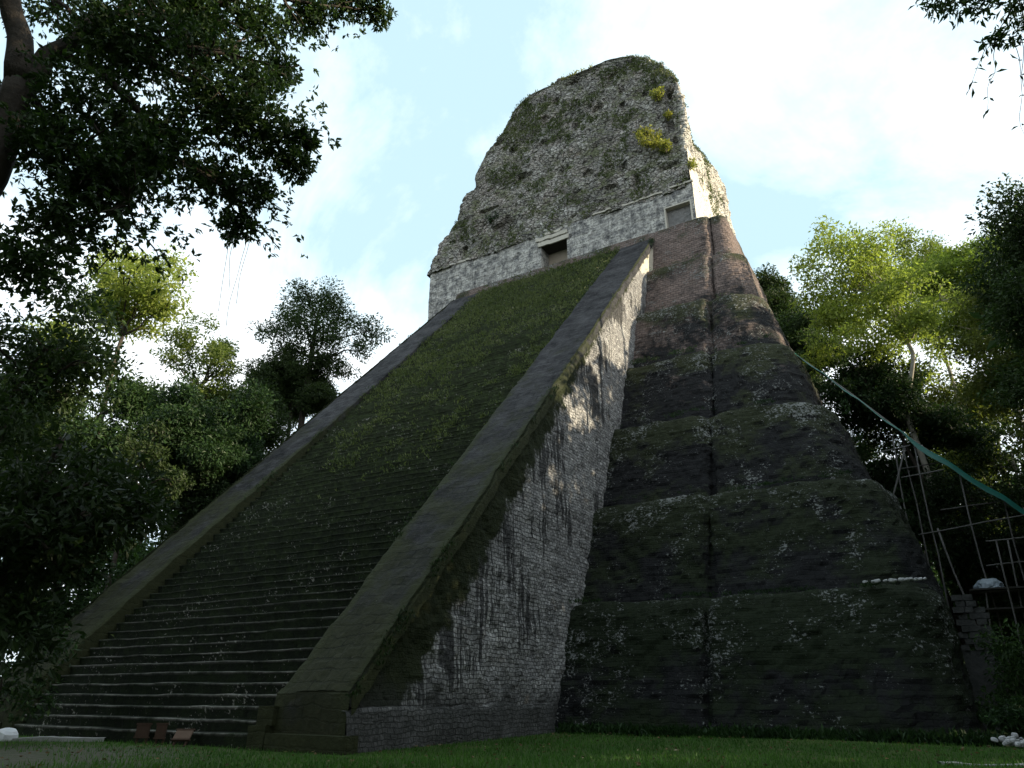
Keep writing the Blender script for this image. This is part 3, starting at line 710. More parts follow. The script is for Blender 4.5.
# grown-over foot of the terraces
xx = rg.uniform(10.3, 25.5, 2600); P = np.stack([xx, np.where(xx < 16.2, 12.45, 13.0)+rg.normal(size=2600)*.15, xx*0], -1)
weeds('foot_weeds', 'rank dark weeds along the foot of the lowest terrace', P, np.tile([0, -.3, 1.], (len(P), 1)), .22, LEAFB, 9, 3)

P = []
for sx in (1, -1):
    for col_, nn_ in ((1, 900), (-2, 1500)):
        q = BALV[sx][rg.integers(0, 259, nn_), col_]*[sx, 1, 1]+rg.normal(size=(nn_, 3))*[.12, .12, .03]; P.append(q)
P = np.concatenate(P); P = P[fbm(P, .7, 3) > .22]
weeds('coping_weeds', 'small tufts growing along the edges of the stairway copings', P, np.tile([0, -.3, .8], (len(P), 1)), .12, LEAFB, 12, 4)
# shrubs rooted in the right edge of the roof comb
def shrub(name, label, c, r, m, seed, leaf=.25, n=700, group=None, flat=.8):
    t = thing(name, label, 'shrub', (c[0], c[1], c[2]-r*.8), group); rg = np.random.default_rng(seed)
    parts = [tube(wiggle((c[0], c[1], c[2]-r*.8), np.array(c)+ball(rg, 1)[0][0]*r*.6, 6, .12, seed+q), np.linspace(.05, .012, 6)*max(1, r*.5), 5) for q in range(6)]
    Vt, Ft = join(parts); mk('stem', Vt, fix(Ft), BARK, t)
    V, F, nv = [], [], 0
    for q in range(9):
        v, f = clump_leaves(rg, np.array(c)+ball(rg, 1, .4)[0][0]*r*np.array([.75, .75, flat]), r*.42, n//9, leaf); V.append(v); F.append(f+nv); nv += len(v)
    V = np.concatenate(V); F = np.concatenate(F); mk('foliage', V, F, m, t, fattr={'rnd': rg.random(len(F))}); return t
SG = 'shrubs rooted in the roof comb'
shrub('shrub', 'largest sunlit yellow-green shrub on the roof comb, right of its middle', (10.2, 32.6, 46.6), 1.2, WEEDY, 1, .26, 900, SG)
shrub('shrub', 'small yellow-green shrub just below the largest one on the roof comb', (11.6, 33.0, 45.3), .75, WEEDY, 2, .24, 420, SG)
shrub('shrub', 'yellowish shrub beside the vertical slot near the top of the roof comb', (11.0, 34.0, 52.6), .75, WEEDY, 3, .24, 420, SG)
shrub('shrub', 'yellowish tuft at the foot of the vertical slot in the roof comb', (11.9, 33.9, 49.5), .5, WEEDY, 4, .22, 260, SG)
shrub('shrub', 'sunlit tuft low on the right corner of the roof comb', (13.5, 33.2, 42.9), .6, WEEDY, 5, .22, 300, SG)
shrub('shrub', 'dark rounded green bush on the left part of the roof comb', (-6.4, 33.2, 44.6), .6, LEAFB, 6, .2, 420, SG)

# ------------------------------------------------------------------ loose stones
def rock_mesh(seed, s):
    rg = np.random.default_rng(seed); nu, nv = 10, 7
    a = np.linspace(0, 2*np.pi, nu, endpoint=False); b = np.linspace(.05, np.pi-.05, nv)
    A, B = np.meshgrid(a, b, indexing='ij'); V = np.stack([np.cos(A)*np.sin(B), np.sin(A)*np.sin(B), np.cos(B)], -1)
    V = np.sign(V)*np.abs(V)**.75; V *= (1+.28*fbm(V+seed*5.1, 1.3, 2))[..., None]*np.array(s)
    return V.reshape(-1, 3), [quads(nu, nv, closed=True), np.array([[q*nv for q in range(nu)][::-1], [q*nv+nv-1 for q in range(nu)]])]
protos = []
def rock(label, loc, sc, k, group, first, m=ROCK):
    key = (k, m.name)
    if key not in first:
        V, F = rock_mesh(k, (1, .8, .62)); o = mk('stone', V, F, m); first[key] = o
    else: o = first[key].copy(); C.objects.link(o)
    o.location = loc; o.scale = (sc,)*3; o.rotation_euler = (rg.uniform(-.3, .3), rg.uniform(-.3, .3), rg.uniform(0, 6.28))
    tag(o, label, 'stone', group); return o
rock0 = {}
for q in range(90):
    x = 25.3+rg.random()*2.6; y = 12.6+rg.normal()*.55; h = max(0, .6-abs(x-26.5)*.35-abs(y-12.6)*.3)
    rock('pale loose stone in the rubble heap on the grass at the right edge', (x, y, .04+h*rg.random()*.8), .05+.08*rg.random(), q % 5, 'stones of the rubble heap at the right edge', rock0)
for q in range(16):
    x = 22.3+q*.135+rg.normal()*.03; rock('white loose stone in the row on the edge of the lowest terrace', (x, 14.85+rg.normal()*.06, TH+.12), .06+.07*rg.random(), q % 5, 'white stones in a row on the lowest terrace', rock0)
wr = rock('smooth white rounded stone lying at the end of the pale kerb', (-3.3, -1.75, .14), .36, 7, None, {}, WHITE); wr.name = 'white_stone'
# pale kerb and bare path strip let into the lawn
def strip(name, label, a, b, wd, h, m, seed):
    nn_ = 40; Pc = wiggle(a, b, nn_, .015, seed); dirv = unit(np.array(b, float)-np.array(a, float)); s = np.array([-dirv[1], dirv[0], 0])
    prof = [(-wd/2, -.1), (-wd/2, h), (0, h+.01), (wd/2, h), (wd/2, -.1)]
    V = np.stack([Pc+s*p[0]+np.array([0, 0, p[1]]) for p in prof], 1); V[..., 2] += .025*fbm(V*3, 1, 2)
    o = mk(name, V.reshape(-1, 3), quads(nn_, 5), m); return tag(o, label, 'kerb')
strip('stone_kerb', 'pale low stone kerb lying in the grass at the foot of the stairway', (-4.6, -2.6, 0), (-.6, .1, 0), .42, .07, KERB, 3)
o = strip('path', 'short pale strip of bare path in the grass at lower right', (24.0, 5.2, 0), (28.5, 6.6, 0), .35, .03, KERB, 5); o['kind'] = 'structure'; del o['category']
# boards standing at the foot of the stair
def board(label, loc, w_, h_, tilt, rot, m, legs=True):
    t = thing('wooden_board', label, 'board', loc, 'boards at the foot of the stairway'); t.rotation_euler = (0, 0, rot)
    def add(nm, v, f, mm):
        ct, st = math.cos(tilt), math.sin(tilt); v = np.stack([v[:, 0], v[:, 1]*ct+(v[:, 2]-.2)*st, (v[:, 2]-.2)*ct-v[:, 1]*st+.2], -1)
        ob = mk(nm, v, f, mm); ob.parent = t
    add('panel', *box(-w_/2, w_/2, -.025, .025, .22, .22+h_), m)
    add('frame', *join([box(-w_/2-.03, w_/2+.03, -.035, .035, .17, .217), box(-w_/2-.03, w_/2+.03, -.035, .035, .223+h_, .27+h_)]), BROWN)
    for sx in (-1, 1): add('leg', *box(sx*w_*.35-.03, sx*w_*.35+.03, .03, .08, 0, .22+h_*.7), BROWN)
board('larger dark brown wooden board standing at the foot of the stairway', (1.83, -.3, -.02), .44, .34, .15, .45, BROWN)
board('small dark brown wooden board between the large one and the tan one', (2.75, -.3, -.02), .32, .36, .15, .5, BROWN)
board('tan slanted board leaning at the foot of the stairway', (4.0, -.45, -.02), .52, .30, .75, .5, TAN)

# ------------------------------------------------------------------ scaffold with the long green tarp roof
sc = thing('timber_scaffold', 'rickety pole scaffold with long sloping green tarp roof beside the terraces', 'scaffold', (27, 28, 0))
def ray_pts(): pass
def pole(nm, a, b, r=.055): mk(nm, *((lambda vf: (vf[0], fix(vf[1])))(tube(wiggle(a, b, 6, .012, a[0]+b[2]), r*.75, 7))), WOOD, sc, smooth=True)
pole('brace', (24.6, 28, 14.06), (23.05, 28, 10.4), .07)
for a, b in (((25.1, 28.1, 14.4), (24.9, 28.1, 4.0)), ((24.1, 28.3, 14.9), (23.9, 28.3, 8.6)), ((28.2, 28, 8.6), (27.9, 28, 0)), ((27.65, 27.2, 8.5), (27.5, 27.2, 0)), ((26.7, 27.6, 6.3), (26.05, 27.6, 0)),
             ((26.9, 28.5, 12.6), (26.8, 28.5, 0)), ((28.6, 29.2, 10.8), (28.5, 29.2, 0)), ((29.3, 28.4, 10.2), (29.2, 28.4, 0)), ((24.5, 29.2, 14.6), (24.4, 29.2, 6))): pole('pole', a, b)
pole('brace', (25.26, 27.9, 9.45), (26.0, 27.7, 3.8), .07)
for a, b in (((23.1, 27.9, 14.0), (24.9, 27.9, 14.15)), ((24.1, 27.9, 12.4), (26.2, 27.9, 12.55)), ((24.3, 27.85, 9.2), (29.6, 27.85, 9.75)), ((25.6, 28.9, 10.6), (28.2, 28.9, 10.7)), ((27.2, 27.1, 8.45), (29.3, 27.1, 8.5)),
             ((26.4, 27.5, 6.05), (28.5, 27.5, 6.1)), ((24, 29.1, 13.2), (26.4, 29.1, 13.3)), ((27.0, 28.2, 7.4), (29.4, 28.2, 7.5)), ((27.4, 27.4, 7.2), (27.6, 29.4, 7.25)), ((28.4, 27.0, 8.5), (28.6, 29.3, 8.6))): pole('ledger', a, b, .045)
mk('deck', *join([box(26.0, 28.6, 27.3+q*.34, 27.6+q*.34, 6.14+.01*(q % 2), 6.22) for q in range(6)]), PLANK, sc)
mk('deck', *join([box(25.9, 29.2, 27.4+q*.4, 27.75+q*.4, 5.2, 5.28) for q in range(4)]), PLANK, sc)
mk('roof_rail', *((lambda vf: (vf[0], fix(vf[1])))(tube([(19.55, 28.1, 21.35), (22.4, 28.1, 17.9), (25.15, 28.1, 14.35), (29.4, 28.1, 9.6)], .06, 6))), WOOD, sc)
n1 = 60; t = np.linspace(0, 1, n1); cx = np.interp(t, [0, .55, 1], [19.5, 25.1, 30.5]); cz = np.interp(t, [0, .55, 1], [21.55, 14.5, 8.75]); cz += -.12*np.abs(np.sin(t*np.pi*6))
off = np.linspace(0, 1, 7); V = np.zeros((n1, 7, 3)); V[..., 0] = cx[:, None]; wid = np.interp(t, [0, .5, .56, 1], [.5, .9, 2.2, 2.4])
V[..., 1] = 27.9+off[None]*wid[:, None]; V[..., 2] = cz[:, None]+off[None]*wid[:, None]*.22; V[..., 2] += .05*fbm(V, 1.5, 3)
edge = V[:, :1].copy(); edge[..., 2] -= np.interp(t, [0, .5, .56, 1], [.08, .12, .42, .38])[:, None]+.05*fbm(edge, 2.5, 2); edge[..., 1] -= .05
V = np.concatenate([edge, V], 1)
mk('roof_sheet', V.reshape(-1, 3), quads(n1, 8), TARP, sc, smooth=True)
# plastic bundle on the deck: rumpled folded sheet
nu, nv = 34, 18; a = np.linspace(0, 2*np.pi, nu, endpoint=False); b = np.linspace(0, 1, nv); A, B = np.meshgrid(a, b, indexing='ij')
rad = (1-B**2.2)**.5*(1+.28*fbm(np.stack([np.cos(A)*2, np.sin(A)*2, B*3], -1), 1.2, 3)); V = np.stack([26.9+.62*rad*np.cos(A), 28.0+.5*rad*np.sin(A), 6.24+.5*B*(1+.35*fbm(np.stack([np.cos(A)*rad, np.sin(A)*rad, B*0], -1), 1.8, 3))], -1)
tag(mk('plastic_bundle', V.reshape(-1, 3), quads(nu, nv, closed=True), SHEET, smooth=False), 'rumpled white plastic bundle lying on the scaffold deck', 'bundle')
# broken masonry stub at the scaffold's foot
pc = []
for q in range(9):
    for k in range(3 if q < 7 else 2):
        x0 = 25.1+k*.42+.12*(q % 2)+rg.normal()*.04; w_ = .36+rg.random()*.06; z0 = 3.2+q*.27
        v, f = box(x0, x0+w_, 23.9+rg.normal()*.06, 24.7, z0, z0+.25); v = v+.05*np.stack([vnoise(v*2, 1.1), vnoise(v*2+7, 1.1), vnoise(v*2+13, 1.1)*.6], -1); pc.append((v, f))
pc.append(box(25.05, 26.4, 23.95, 24.75, -.2, 3.19))
tag(mk('masonry_stub', *join(pc), DIM), 'broken grey masonry stub standing at the foot of the scaffold', 'ruin')

# ------------------------------------------------------------------ trees, left side
B = BARK
# near tree leaning in at upper left: forked trunk, long limbs, whorled leaves
def near_tree():
    t = thing('overhanging_tree', 'near dark tree with forked trunk and leafy branches overhanging the upper left', 'tree', (10.2, -13.2, 0), 'trees around the clearing')
    rg = np.random.default_rng(11)
    fork = np.array([11.5, -12.05, 12.3]); parts = []
    tp = np.array([(10.2, -13.2, -.2), (10.5, -12.9, 3), (11.1, -12.3, 7.5), (11.5, -12.0, 10.3), fork]); s = np.linspace(0, 4, 24)
    TP = np.stack([np.interp(s, np.arange(5), tp[:, k]) for k in range(3)], -1); parts.append(tube(TP, np.linspace(.42, .26, 24), 12))
    main = [((11.5, -12.05, 12.3), (11.1, -12.9, 15.5), .26), ((11.5, -12.05, 12.2), (11.95, -11.3, 14.6), .22)]
    ends = []
    for a, b, r in main: parts.append(tube(wiggle(a, b, 10, .06, r*50), np.linspace(r, r*.6, 10), 9))
    limbs = [((11.95, -11.3, 14.5), (14.1, -8.5, 12.7), .11), ((11.95, -11.3, 14.6), (14.4, -7.4, 17.6), .10), ((11.95, -11.3, 14.4), (13.6, -9.3, 14.6), .10), ((11.7, -11.7, 13.4), (13.7, -8.7, 11.2), .10),
             ((11.5, -12.0, 12.4), (13.2, -10.4, 10.0), .09), ((11.1, -12.9, 15.5), (13.0, -10.2, 17.8), .12), ((11.1, -12.9, 15.5), (9.2, -14.5, 18), .12), ((11.1, -12.9, 15), (9, -10.5, 17), .12), ((11.3, -12.4, 11), (9.0, -11.0, 13), .1), ((11.95, -11.3, 14.6), (12.6, -9.8, 17.5), .1)]
    tips, dirs = [], []
    for li, (a, b, r) in enumerate(limbs):
        P = wiggle(a, b, 14, .07, li*3.1); parts.append(tube(P, np.linspace(r, .03, 14), 7))
        for q in range(16):
            j = rg.integers(5, 14); st = P[j]; e = st+unit(rg.normal(size=3)+unit(np.array(b)-np.array(a))*.7)*(.8+rg.random()*1.1)
            Q = wiggle(st, e, 6, .1, li*31+q); parts.append(tube(Q, np.linspace(.03, .008, 6), 5))
            for k in range(26):
                f = Q[rg.integers(1, 6)]; tt = f+rg.normal(size=3)*.33; tips.append(tt); dirs.append(unit(tt-st+np.array([0, 0, .05])))
    # extra sprays giving the outline seen against the sky
    sprays = [((14.27, -8.66, 12.6), .75), ((14.75, -8.0, 12.0), .42), ((14.82, -7.93, 12.6), .30), ((13.7, -8.4, 10.5), .42), ((14.1, -8.5, 11.2), .5), ((13.2, -8.9, 11.6), .6), ((12.5, -9.9, 12.2), .8), ((13.4, -9.2, 13.2), .8), ((14.0, -8.8, 13.9), .55),
              ((14.95, -6.3, 18.3), .45), ((14.4, -7.0, 18.3), .6), ((13.9, -7.6, 17.4), .6), ((13.3, -8.6, 16.2), .8), ((12.8, -9.8, 15.0), .9), ((12.2, -10.6, 14.1), .9), ((12.6, -10.9, 10.4), .8), ((12.7, -11.2, 9.2), .7), ((12.2, -10.2, 11.2), .8), ((12.3, -11.3, 12.3), .9), ((12.4, -9.9, 16.2), .9), ((12.5, -11.2, 13.8), .9), ((13.6, -7.9, 15.4), .4), ((12.9, -10.2, 11.3), .7), ((12.6, -11.5, 8.2), .7), ((12.4, -11.6, 10.9), .7)]
    for si, (c, r) in enumerate(sprays):
        c = np.array(c); near = min((np.linalg.norm(np.array(b)-c), b) for a, b, r_ in limbs)[1]
        parts.append(tube(wiggle(near, c, 7, .08, si), np.linspace(.035, .01, 7), 5))
        p, d = ball(rg, int(340*r**1.6)+40, .5); tt = c+p*r*np.array([1, 1, .75])+.3*r*rg.normal(size=p.shape)*.5; tips += list(tt); dirs += list(d+np.array([0, 0, .1]))
    V, F = whorls(rg, np.array(tips), np.array(dirs), 6, .14, .46)
    Vt, Ft = join(parts); mk('trunk', Vt, fix(Ft), BARK, t, smooth=True)
    mk('crown', V, F, LEAF, t, fattr={'rnd': rg.random(len(F))})
    roots = join([tube(wiggle((x, y, 11.6), (x+.05, y, zb), 18, .035, q), .0055, 5) for q, (x, y, zb) in enumerate(((13.86, -8.37, 8.1), (13.78, -8.4, 8.9), (13.95, -8.3, 8.6), (13.72, -8.5, 8.4)))])
    mk('hanging_root', roots[0], fix(roots[1]), BARKP, t)
near_tree()
T = 'trees around the clearing'
tree('tree', 'dark understory tree with large leaves at the far left edge, beside the stair foot', (10.3, -9.8, 0), crown(11.0, -9.3, 4.2, 1.9, 2.6, 16, 1), [(10.6, -9.6, 3), (11, -9.4, 6)], (B, LEAFB), 21, .17, .55, T, trunk_r=.14)
tree('tree', 'mid-height dark leafy tree below the overhanging branches at the left edge', (.2, -6.6, 0), crown(.4, -6.0, 10.2, 3.4, 4.6, 22, 2), [(.2, -6.4, 5), (.5, -6, 11)], (B, LEAF), 22, .22, .3, T, trunk_r=.25)
tree('tree', 'tall sunlit yellow-green tree seen through a gap at left', (-30, 12.5, 0), crown(-28.0, 12.2, 31.5, 4.2, 5.2, 20, 3)+crown(-30.0, 9.5, 25.5, 3.0, 3.5, 8, 33), [(-29.5, 12.4, 12), (-28.6, 12.2, 28)], (B, LEAFY), 23, .34, .42, T, trunk_r=.4)
tree('tree', 'tall airy tree with open crown just left of the stairway top', (-30.5, 33.5, 0), [(-28.3, 32.3, 41.5, 3.4), (-30.6, 31.2, 39.2, 3.2), (-26.6, 34, 39.7, 3.2), (-29, 31.5, 37.2, 3), (-27.2, 33, 36.4, 2.6), (-32, 30.4, 36.8, 2.6), (-24.2, 36.6, 38.3, 2.2), (-25.0, 36.0, 35.8, 1.7), (-29.8, 31.7, 42.3, 1.7)], [(-30, 33, 15), (-29, 32.6, 34), (-28.5, 32.4, 39)], (B, LEAF), 24, .30, .50, T, trunk_r=.5)
tree('tree', 'rounded vine-draped tree in front of the tall airy one', (-32, 33.5, 0), crown(-31.3, 33.3, 32.2, 5.6, 5.2, 46, 5, (.25, .40)), [(-31.8, 33.3, 15), (-31.7, 33.2, 31)], (B, LEAF), 25, .26, .85, T, trunk_r=.45)
tree('tree', 'thin-crowned tree between the yellow tree and the rounded one', (-31, 21.5, 0), crown(-29.8, 20.8, 29.0, 4.4, 5.0, 18, 6, (.28, .42)), [(-30.6, 21.3, 12), (-30, 21, 27)], (B, LEAFO), 26, .30, .42, T, trunk_r=.4)
tree('tree', 'dense dome-shaped dark green tree beside the middle of the stairway', (-15.5, 10.6, 0), crown(-14.6, 11.8, 16.2, 5.0, 5.0, 50, 7, (.25, .40)), [(-15.2, 11, 6), (-14.8, 11.5, 15)], (B, LEAFB), 27, .24, .85, T, trunk_r=.4)
tree('tree', 'dark full tree in the gap between the dome tree and the rounded one', (-33, 28.5, 0), crown(-31.5, 27.6, 25.5, 4.8, 5.6, 26, 71), [(-32.4, 28.2, 12), (-31.8, 27.8, 25)], (B, LEAF), 72, .28, .6, T, trunk_r=.4)
tree('tree', 'slender dark tree with sky showing through its crown at left', (-13.6, 6.0, 0), crown(-12.9, 6.9, 12.6, 2.9, 5.0, 15, 8, (.26, .42)), [(-13.4, 6.4, 6), (-13, 6.8, 14)], (B, LEAF), 28, .24, .5, T, trunk_r=.2)
tree('tree', 'low dark tree tucked against the left stair edge', (-13.5, 11.0, 0), crown(-12.6, 11.4, 12.0, 3.0, 4.0, 20, 9), [(-13, 11.2, 5), (-12.8, 11.4, 11)], (B, LEAFB), 29, .24, .6, T, trunk_r=.22)
tree('tree', 'dark bushy tree low behind the left stair edge', (-12.9, 3.2, 0), crown(-12.4, 3.6, 6.0, 2.6, 4.0, 22, 10), [(-12.8, 3.4, 3), (-12.5, 3.6, 7)], (B, LEAFB), 30, .22, .6, T, trunk_r=.2)
tree('tree', 'dim leafy tree left of the slender dark tree', (-10.5, -2.5, 0), crown(-9.8, -2.0, 10.0, 3.6, 5.5, 20, 11), [(-10.3, -2.3, 5), (-10, -2, 11)], (B, LEAF), 31, .24, .2, T, trunk_r=.28)
tree('tree', 'dark tree rising behind the rounded dome tree', (-27, 8.0, 0), crown(-25.5, 11.0, 19.5, 4.2, 5.5, 20, 12), [(-26.6, 9, 10), (-26, 10.4, 20)], (B, LEAF), 32, .28, .5, T, trunk_r=.35)

# ------------------------------------------------------------------ trees, right side
tree('tree', 'pale-trunked forked tree with sunlit yellow-green crown right of the pyramid', (26.6, 38.5, 0),
     [(23.2, 33.9, 31.5, 2.0), (21.3, 34.2, 29.6, 1.7), (25.0, 33.6, 30.8, 2.1), (23.0, 34.0, 28.0, 2.1), (25.6, 33.6, 27.8, 2.2), (21.6, 34.3, 26.3, 1.6), (27.3, 33.6, 27.0, 1.8), (24.4, 33.4, 25.3, 1.8), (27.2, 33.2, 24.4, 1.5), (22.6, 33.6, 32.8, 1.1), (29.0, 33.5, 25.5, 1.5), (20.6, 34.4, 31.0, .9)]+crown(24.6, 34.4, 26.0, 5.6, 6.6, 30, 47, (.2, .34)),
     [(26.2, 37.6, 9), (25.1, 35.0, 18.4), (26.3, 34.2, 22.0), (25.4, 33.8, 27)], (BARKP, LEAFY), 41, .29, .40, T, trunk_r=.25, width=.42)
tree('tree', 'light green sunlit tree between the forked tree and the right edge', (32.8, 44.2, 0), crown(31.4, 43.6, 29.5, 5.4, 7.6, 30, 14, (.24, .38)), [(32.4, 44, 14), (31.6, 43.8, 28)], (BARKP, LEAFM), 42, .26, .5, T, trunk_r=.3)
tree('tree', 'tall dark tree filling the right edge', (33.2, 17.0, 0), crown(31.5, 17.4, 15.5, 3.0, 9.0, 52, 15), [(32.6, 17.2, 8), (32, 17.4, 20)], (B, LEAF), 43, .19, .5, T, trunk_r=.3)
tree('tree', 'bright yellow-green tree standing behind the gap between the forked tree and the light green one', (29.8, 52.0, 0), crown(28.6, 51.2, 35.0, 5.2, 8.0, 30, 81, (.24, .4)), [(29.5, 51.8, 14), (28.9, 51.4, 34)], (BARKP, LEAFM), 82, .28, .45, T, trunk_r=.3)
tree('tree', 'dense vine-hung tree emerging just behind the upper right of the pyramid', (13.0, 61.5, 0), crown(13.2, 60.5, 42.0, 3.6, 5.6, 28, 16), [(13, 61.2, 20), (13.1, 60.8, 42)], (B, LEAF), 44, .34, .75, T, trunk_r=.5)
tree('tree', 'lower bright green tree beside the terraces below the vine-hung one', (18.5, 59.5, 0), crown(17.0, 58.0, 35.0, 4.2, 6.0, 30, 17), [(18.2, 59.2, 18), (17.2, 58.3, 34)], (B, LEAF), 45, .34, .75, T, trunk_r=.45)
tree('tree', 'dark spreading tree above the upper end of the green tarp', (26.8, 37.0, 0), crown(23.4, 36.2, 20.6, 3.4, 3.6, 26, 18)+crown(27.0, 36.5, 17.5, 2.6, 2.8, 12, 46), [(26.2, 36.8, 9), (24.4, 36.4, 18)], (B, LEAFB), 46, .23, .75, T, trunk_r=.28)
tree('tree', 'dark thin tree with bright gaps behind the scaffold', (28.6, 46.8, 0), crown(27.2, 46.0, 15.5, 4.2, 6.5, 20, 19, (.26, .42)), [(28.2, 46.5, 8), (27.6, 46, 16)], (B, LEAFO), 47, .28, .42, T, trunk_r=.24)
tree('tree', 'grey-stemmed tree at right behind the green tarp', (31.4, 43.6, 0), crown(30.8, 43.6, 15.0, 4.0, 6.5, 18, 20, (.26, .42)), [(31.2, 43.6, 8), (30.9, 43.6, 17)], (BARKP, LEAF), 48, .28, .42, T, trunk_r=.2)
tree('tree', 'dark backmost tree between the pale trunk and the right edge', (30.2, 55.0, 0), crown(29.2, 53.8, 22.0, 4.6, 7.0, 22, 22), [(30, 54.6, 12), (29.4, 54, 23)], (B, LEAFO), 49, .32, .45, T, trunk_r=.35)
tree('tree', 'dark leafy tree with a drooping crown directly behind the scaffold poles', (29.6, 34.2, 0), crown(27.6, 34.6, 9.6, 3.4, 5.4, 28, 23), [(29.3, 34.4, 5), (28.8, 34.7, 10)], (B, LEAFB), 50, .22, .42, T, trunk_r=.18)
tree('tree', 'dim upright tree close behind the right edge tree', (33.2, 29.0, 0), crown(31.6, 29.3, 19.5, 3.2, 8.0, 34, 24), [(32.6, 29.2, 8), (31.8, 29.4, 21)], (B, LEAFO), 51, .22, .45, T, trunk_r=.22)
tree('tree', 'dark bushy tree filling the gap between the terraces and the scaffold', (25.6, 41.0, 0), crown(23.9, 40.6, 14.0, 3.2, 5.5, 30, 73)+crown(22.6, 42.6, 16.0, 2.6, 3.2, 14, 77), [(25.2, 40.8, 6), (24.6, 40.5, 13)], (B, LEAFB), 74, .24, .6, T, trunk_r=.2)
shrub('bush', 'broad dark bush at the far left edge behind the white stone', (-2.6, -2.9, 2.0), 2.3, LEAFB, 75, .2, 3200)
shrub('bush', 'leafy green bush at the right edge beside the rubble heap', (27.0, 17.4, 2.0), 2.1, LEAF, 51, .17, 4200)
shrub('bush', 'low dark bush between the terrace corner and the rubble heap', (26.0, 15.6, .6), .95, LEAFB, 52, .18, 1300)
shrub('bush', 'taller dark bush at the foot of the scaffold poles', (27.6, 22.5, 2.2), 2.0, LEAFB, 53, .2, 2200)

# branch reaching in at the top right corner, from a tree standing outside the view
def corner_branch():
    t = thing('hanging_branch_tree', 'dark leafy twigs hanging in at the upper right corner', 'tree', (36, -6, 0), 'trees around the clearing'); rg = np.random.default_rng(61)
    parts = [tube(wiggle((36, -6, 0), (35, -5, 16), 12, .03, 1), np.linspace(.45, .25, 12), 9), tube(wiggle((35, -5, 15), (28.6, -2.5, 14.6), 12, .05, 2, .5), np.linspace(.16, .03, 12), 7)]
    V, F, nv = [], [], 0
    sp = [((27.6, -2.35, 14.75), .40), ((28.05, -2.45, 14.5), .42), ((28.45, -2.53, 14.0), .36), ((28.3, -2.5, 13.35), .30), ((27.95, -2.43, 13.45), .18), ((28.6, -2.6, 14.6), .5), ((28.9, -2.7, 13.3), .4), ((27.3, -2.3, 15.2), .4), ((28.1, -2.2, 15.3), .5)]
    tips, dirs = [], []
    for q, (c, r) in enumerate(sp):
        c = np.array(c); parts.append(tube(wiggle((29.2, -2.7, 14.7), c, 7, .1, q), np.linspace(.025, .007, 7), 5)); p, d = ball(rg, int(170*r)+8, .6); tips += list(c+p*r); dirs += list(d+np.array([0, 0, -.7]))
    # thin drooping twigs with single leaves
    for q, (a, b) in enumerate((((27.9, -2.4, 13.5), (27.35, -2.3, 12.55)), ((28.0, -2.4, 13.4), (27.5, -2.35, 11.9)), ((28.2, -2.5, 13.3), (27.9, -2.4, 10.9)), ((28.35, -2.5, 13.2), (28.05, -2.0, 10.6)))):
        P = wiggle(a, b, 12, .05, q+20); parts.append(tube(P, np.linspace(.007, .003, 12), 4))
        for j in range(3, 12, 2 if q < 2 else 3): tips.append(P[j]); dirs.append(np.array([0, 0, -1.]))
    n0 = len(tips)
    v, f = whorls(rg, np.array(tips), np.array(dirs), 2, .17, .33)
    p, d = ball(rg, 5000, .5); v2, f2 = leaves(np.array([35, -5, 19])+p*[5, 5, 3.5], d+rg.normal(size=d.shape), .2*np.ones(5000), rg)
    V = np.concatenate([v, v2]); F = np.concatenate([f, f2+len(v)])
    Vt, Ft = join(parts); mk('trunk', Vt, fix(Ft), BARK, t, smooth=True); mk('crown', V, F, LEAF, t, fattr={'rnd': rg.random(len(F))})
corner_branch()

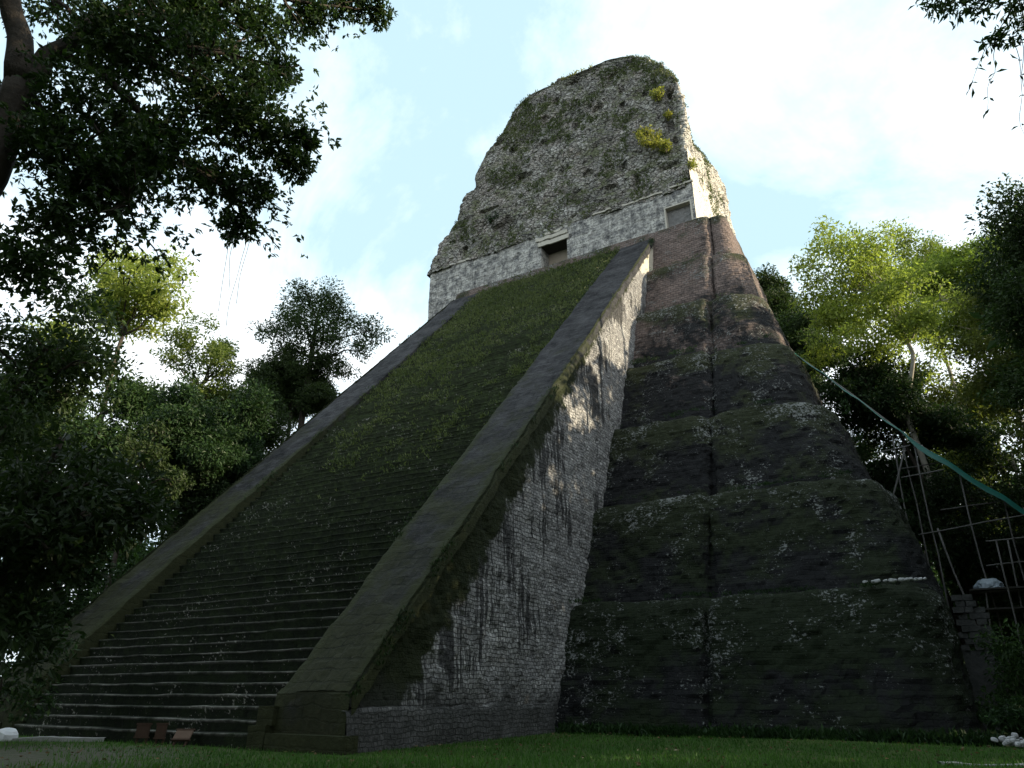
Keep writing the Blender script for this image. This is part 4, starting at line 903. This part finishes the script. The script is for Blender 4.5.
# ------------------------------------------------------------------ the forest that closes the clearing (uncountable mass)
def forest():
    rg = np.random.default_rng(71); V, F, nv, Rn = [], [], 0, []; tr = []
    spots = []
    for a in np.arange(-168, 14, 6.5):                                # arc behind and beside the viewer
        for ring, (d0, hh) in enumerate(((19, 25), (27, 31))):
            r = d0+rg.uniform(-3, 4); an = R(a+rg.uniform(-3, 3)+ring*3); spots.append((24.9+r*math.cos(an), -16+r*math.sin(an), hh+rg.uniform(-4, 5), 5.6, 2))
    for q in range(14): spots.append((37+rg.uniform(-1, 4), -6+q*3.6, rg.uniform(20, 25), 4.6, 2)); spots.append((48+rg.uniform(-3, 5), -6+q*4.2, rg.uniform(22, 28), 5, 2))
    for q in range(12): spots.append((rg.uniform(36, 62), rg.uniform(30, 66), rg.uniform(19, 25), 4.6, 2))          # right, outside the view
    for q in range(24): spots.append((rg.uniform(-75, -42), rg.uniform(-22, 32), rg.uniform(18, 30), 5, 1))     # far left, through the gaps
    for q in range(12): spots.append((rg.uniform(-60, -38), rg.uniform(30, 62), rg.uniform(15, 24), 4.5, 1))
    for q in range(20): spots.append((rg.uniform(14, 48), rg.uniform(66, 95), rg.uniform(18, 30), 4.8, 1))
    for q in range(10): spots.append((34.5+rg.uniform(-1, 1.5), -5+q*3.1, 10, 3.0, 1))                             # understory right, outside the view
    for q in range(34): spots.append((rg.uniform(-60, -16), rg.uniform(-30, 6), rg.uniform(7, 12), 3.6, 1))
    for q in range(14): spots.append((19+q*2.2, 63+rg.uniform(-2, 4), rg.uniform(9, 15), 3.6, 1))
    for q in range(8): spots.append((29.5+rg.uniform(-1, 3), 39+q*3, rg.uniform(7, 11), 3.0, 1))
    spots += [(33, 24, 23, 3.2, 2), (34, 21, 21, 3, 2), (35.5, 26.5, 30, 3.6, 2), (35, 33, 30, 3.4, 2), (36, 30, 31, 3.6, 2), (34.5, 28, 28, 3.2, 2)]
    for x, y, h, r, k in spots:
        if x > 22 and -6 < y < 12 and x < 30: continue
        tr.append(tube(wiggle((x, y, 0), (x+rg.normal(), y+rg.normal(), h), 5, .03, x), np.linspace(.35, .12, 5), 6, False))
        for q in range(15):
            p, d = ball(rg, 1, .5); cen = np.array([x, y, h*.62])+p[0]*[r, r, h*.42]; v, f = clump_leaves(rg, cen, r*.42, 170, .7 if k == 2 else .6); V.append(v); F.append(f+nv); nv += len(v); Rn.append(rg.random(len(f)))
    o = mk('forest', np.concatenate(V), np.concatenate(F), LEAF, fattr={'rnd': np.concatenate(Rn)}); tag(o, 'dense dark forest closing in the clearing beyond the nearer trees', 'forest', kind='stuff')
    Vt, Ft = join(tr); o2 = mk('forest_stems', Vt, Ft, BARK, smooth=True); tag(o2, 'dim stems of the surrounding forest', 'forest', kind='stuff')
forest()

# ------------------------------------------------------------------ lawn grass
def lawn():
    rg = np.random.default_rng(81); n = 150000
    x = rg.uniform(-6, 31, n); y = rg.uniform(-8, 17, n)
    d = np.hypot(x-24.9, y+16.1)
    keep = (rg.random(n) < np.clip((14/d)**2, .12, 1)*1.6) & ~((x > -10.3) & (x < 10.3) & (y > .0)) & ~((x > 10) & (x < 25.8) & (y > 12.4))
    bare = np.clip(1-np.hypot(x-2.5, (y+5.8)*1.25)/6.5, 0, 1); keep &= rg.random(n) > bare*1.5
    x, y = x[keep], y[keep]; n = len(x)
    c = np.stack([x, y, np.full(n, -.03)], -1); L = (.05+.07*rg.random(n))*(1+.5*fbm(c, .4, 2)); a = rg.uniform(0, 6.28, n)
    s = np.stack([np.cos(a), np.sin(a), a*0], -1)*(.009+.006*rg.random(n))[:, None]
    tip = c+np.stack([rg.normal(size=n)*.35*L, rg.normal(size=n)*.35*L, L+.02], -1)
    V = np.stack([c-s, c+s, tip], 1).reshape(-1, 3)
    o = mk('grass', V, np.arange(3*n).reshape(-1, 3), GRASS, fattr={'rnd': np.clip(rg.random(n)*.7+.15+.3*vnoise(c, .5), 0, 1)}); tag(o, 'short mown grass of the lawn', 'grass', kind='stuff')
lawn()

# ------------------------------------------------------------------ fallen leaves on the lawn
def litter():
    rg = np.random.default_rng(91); n = 900
    x = rg.uniform(2, 30, n); y = rg.uniform(-8, 12, n); k = ~((x < 10.4) & (y > -.3)); x, y = x[k], y[k]; c = np.stack([x, y, .02+.03*rg.random(len(x))], -1)
    V, F = leaves(c, np.concatenate([rg.normal(size=(len(x), 2)), .15*rg.normal(size=(len(x), 1))], 1), .07+.07*rg.random(len(x)), rg, .5)
    o = mk('leaf_litter', V, F, m_leaf('fallen_leaves', (.05, .032, .014), (.19, .13, .06), .1, (.30, .26, .16)), fattr={'rnd': rg.random(len(F))}); tag(o, 'scattered dry fallen leaves on the lawn', 'leaves', kind='stuff')
litter()
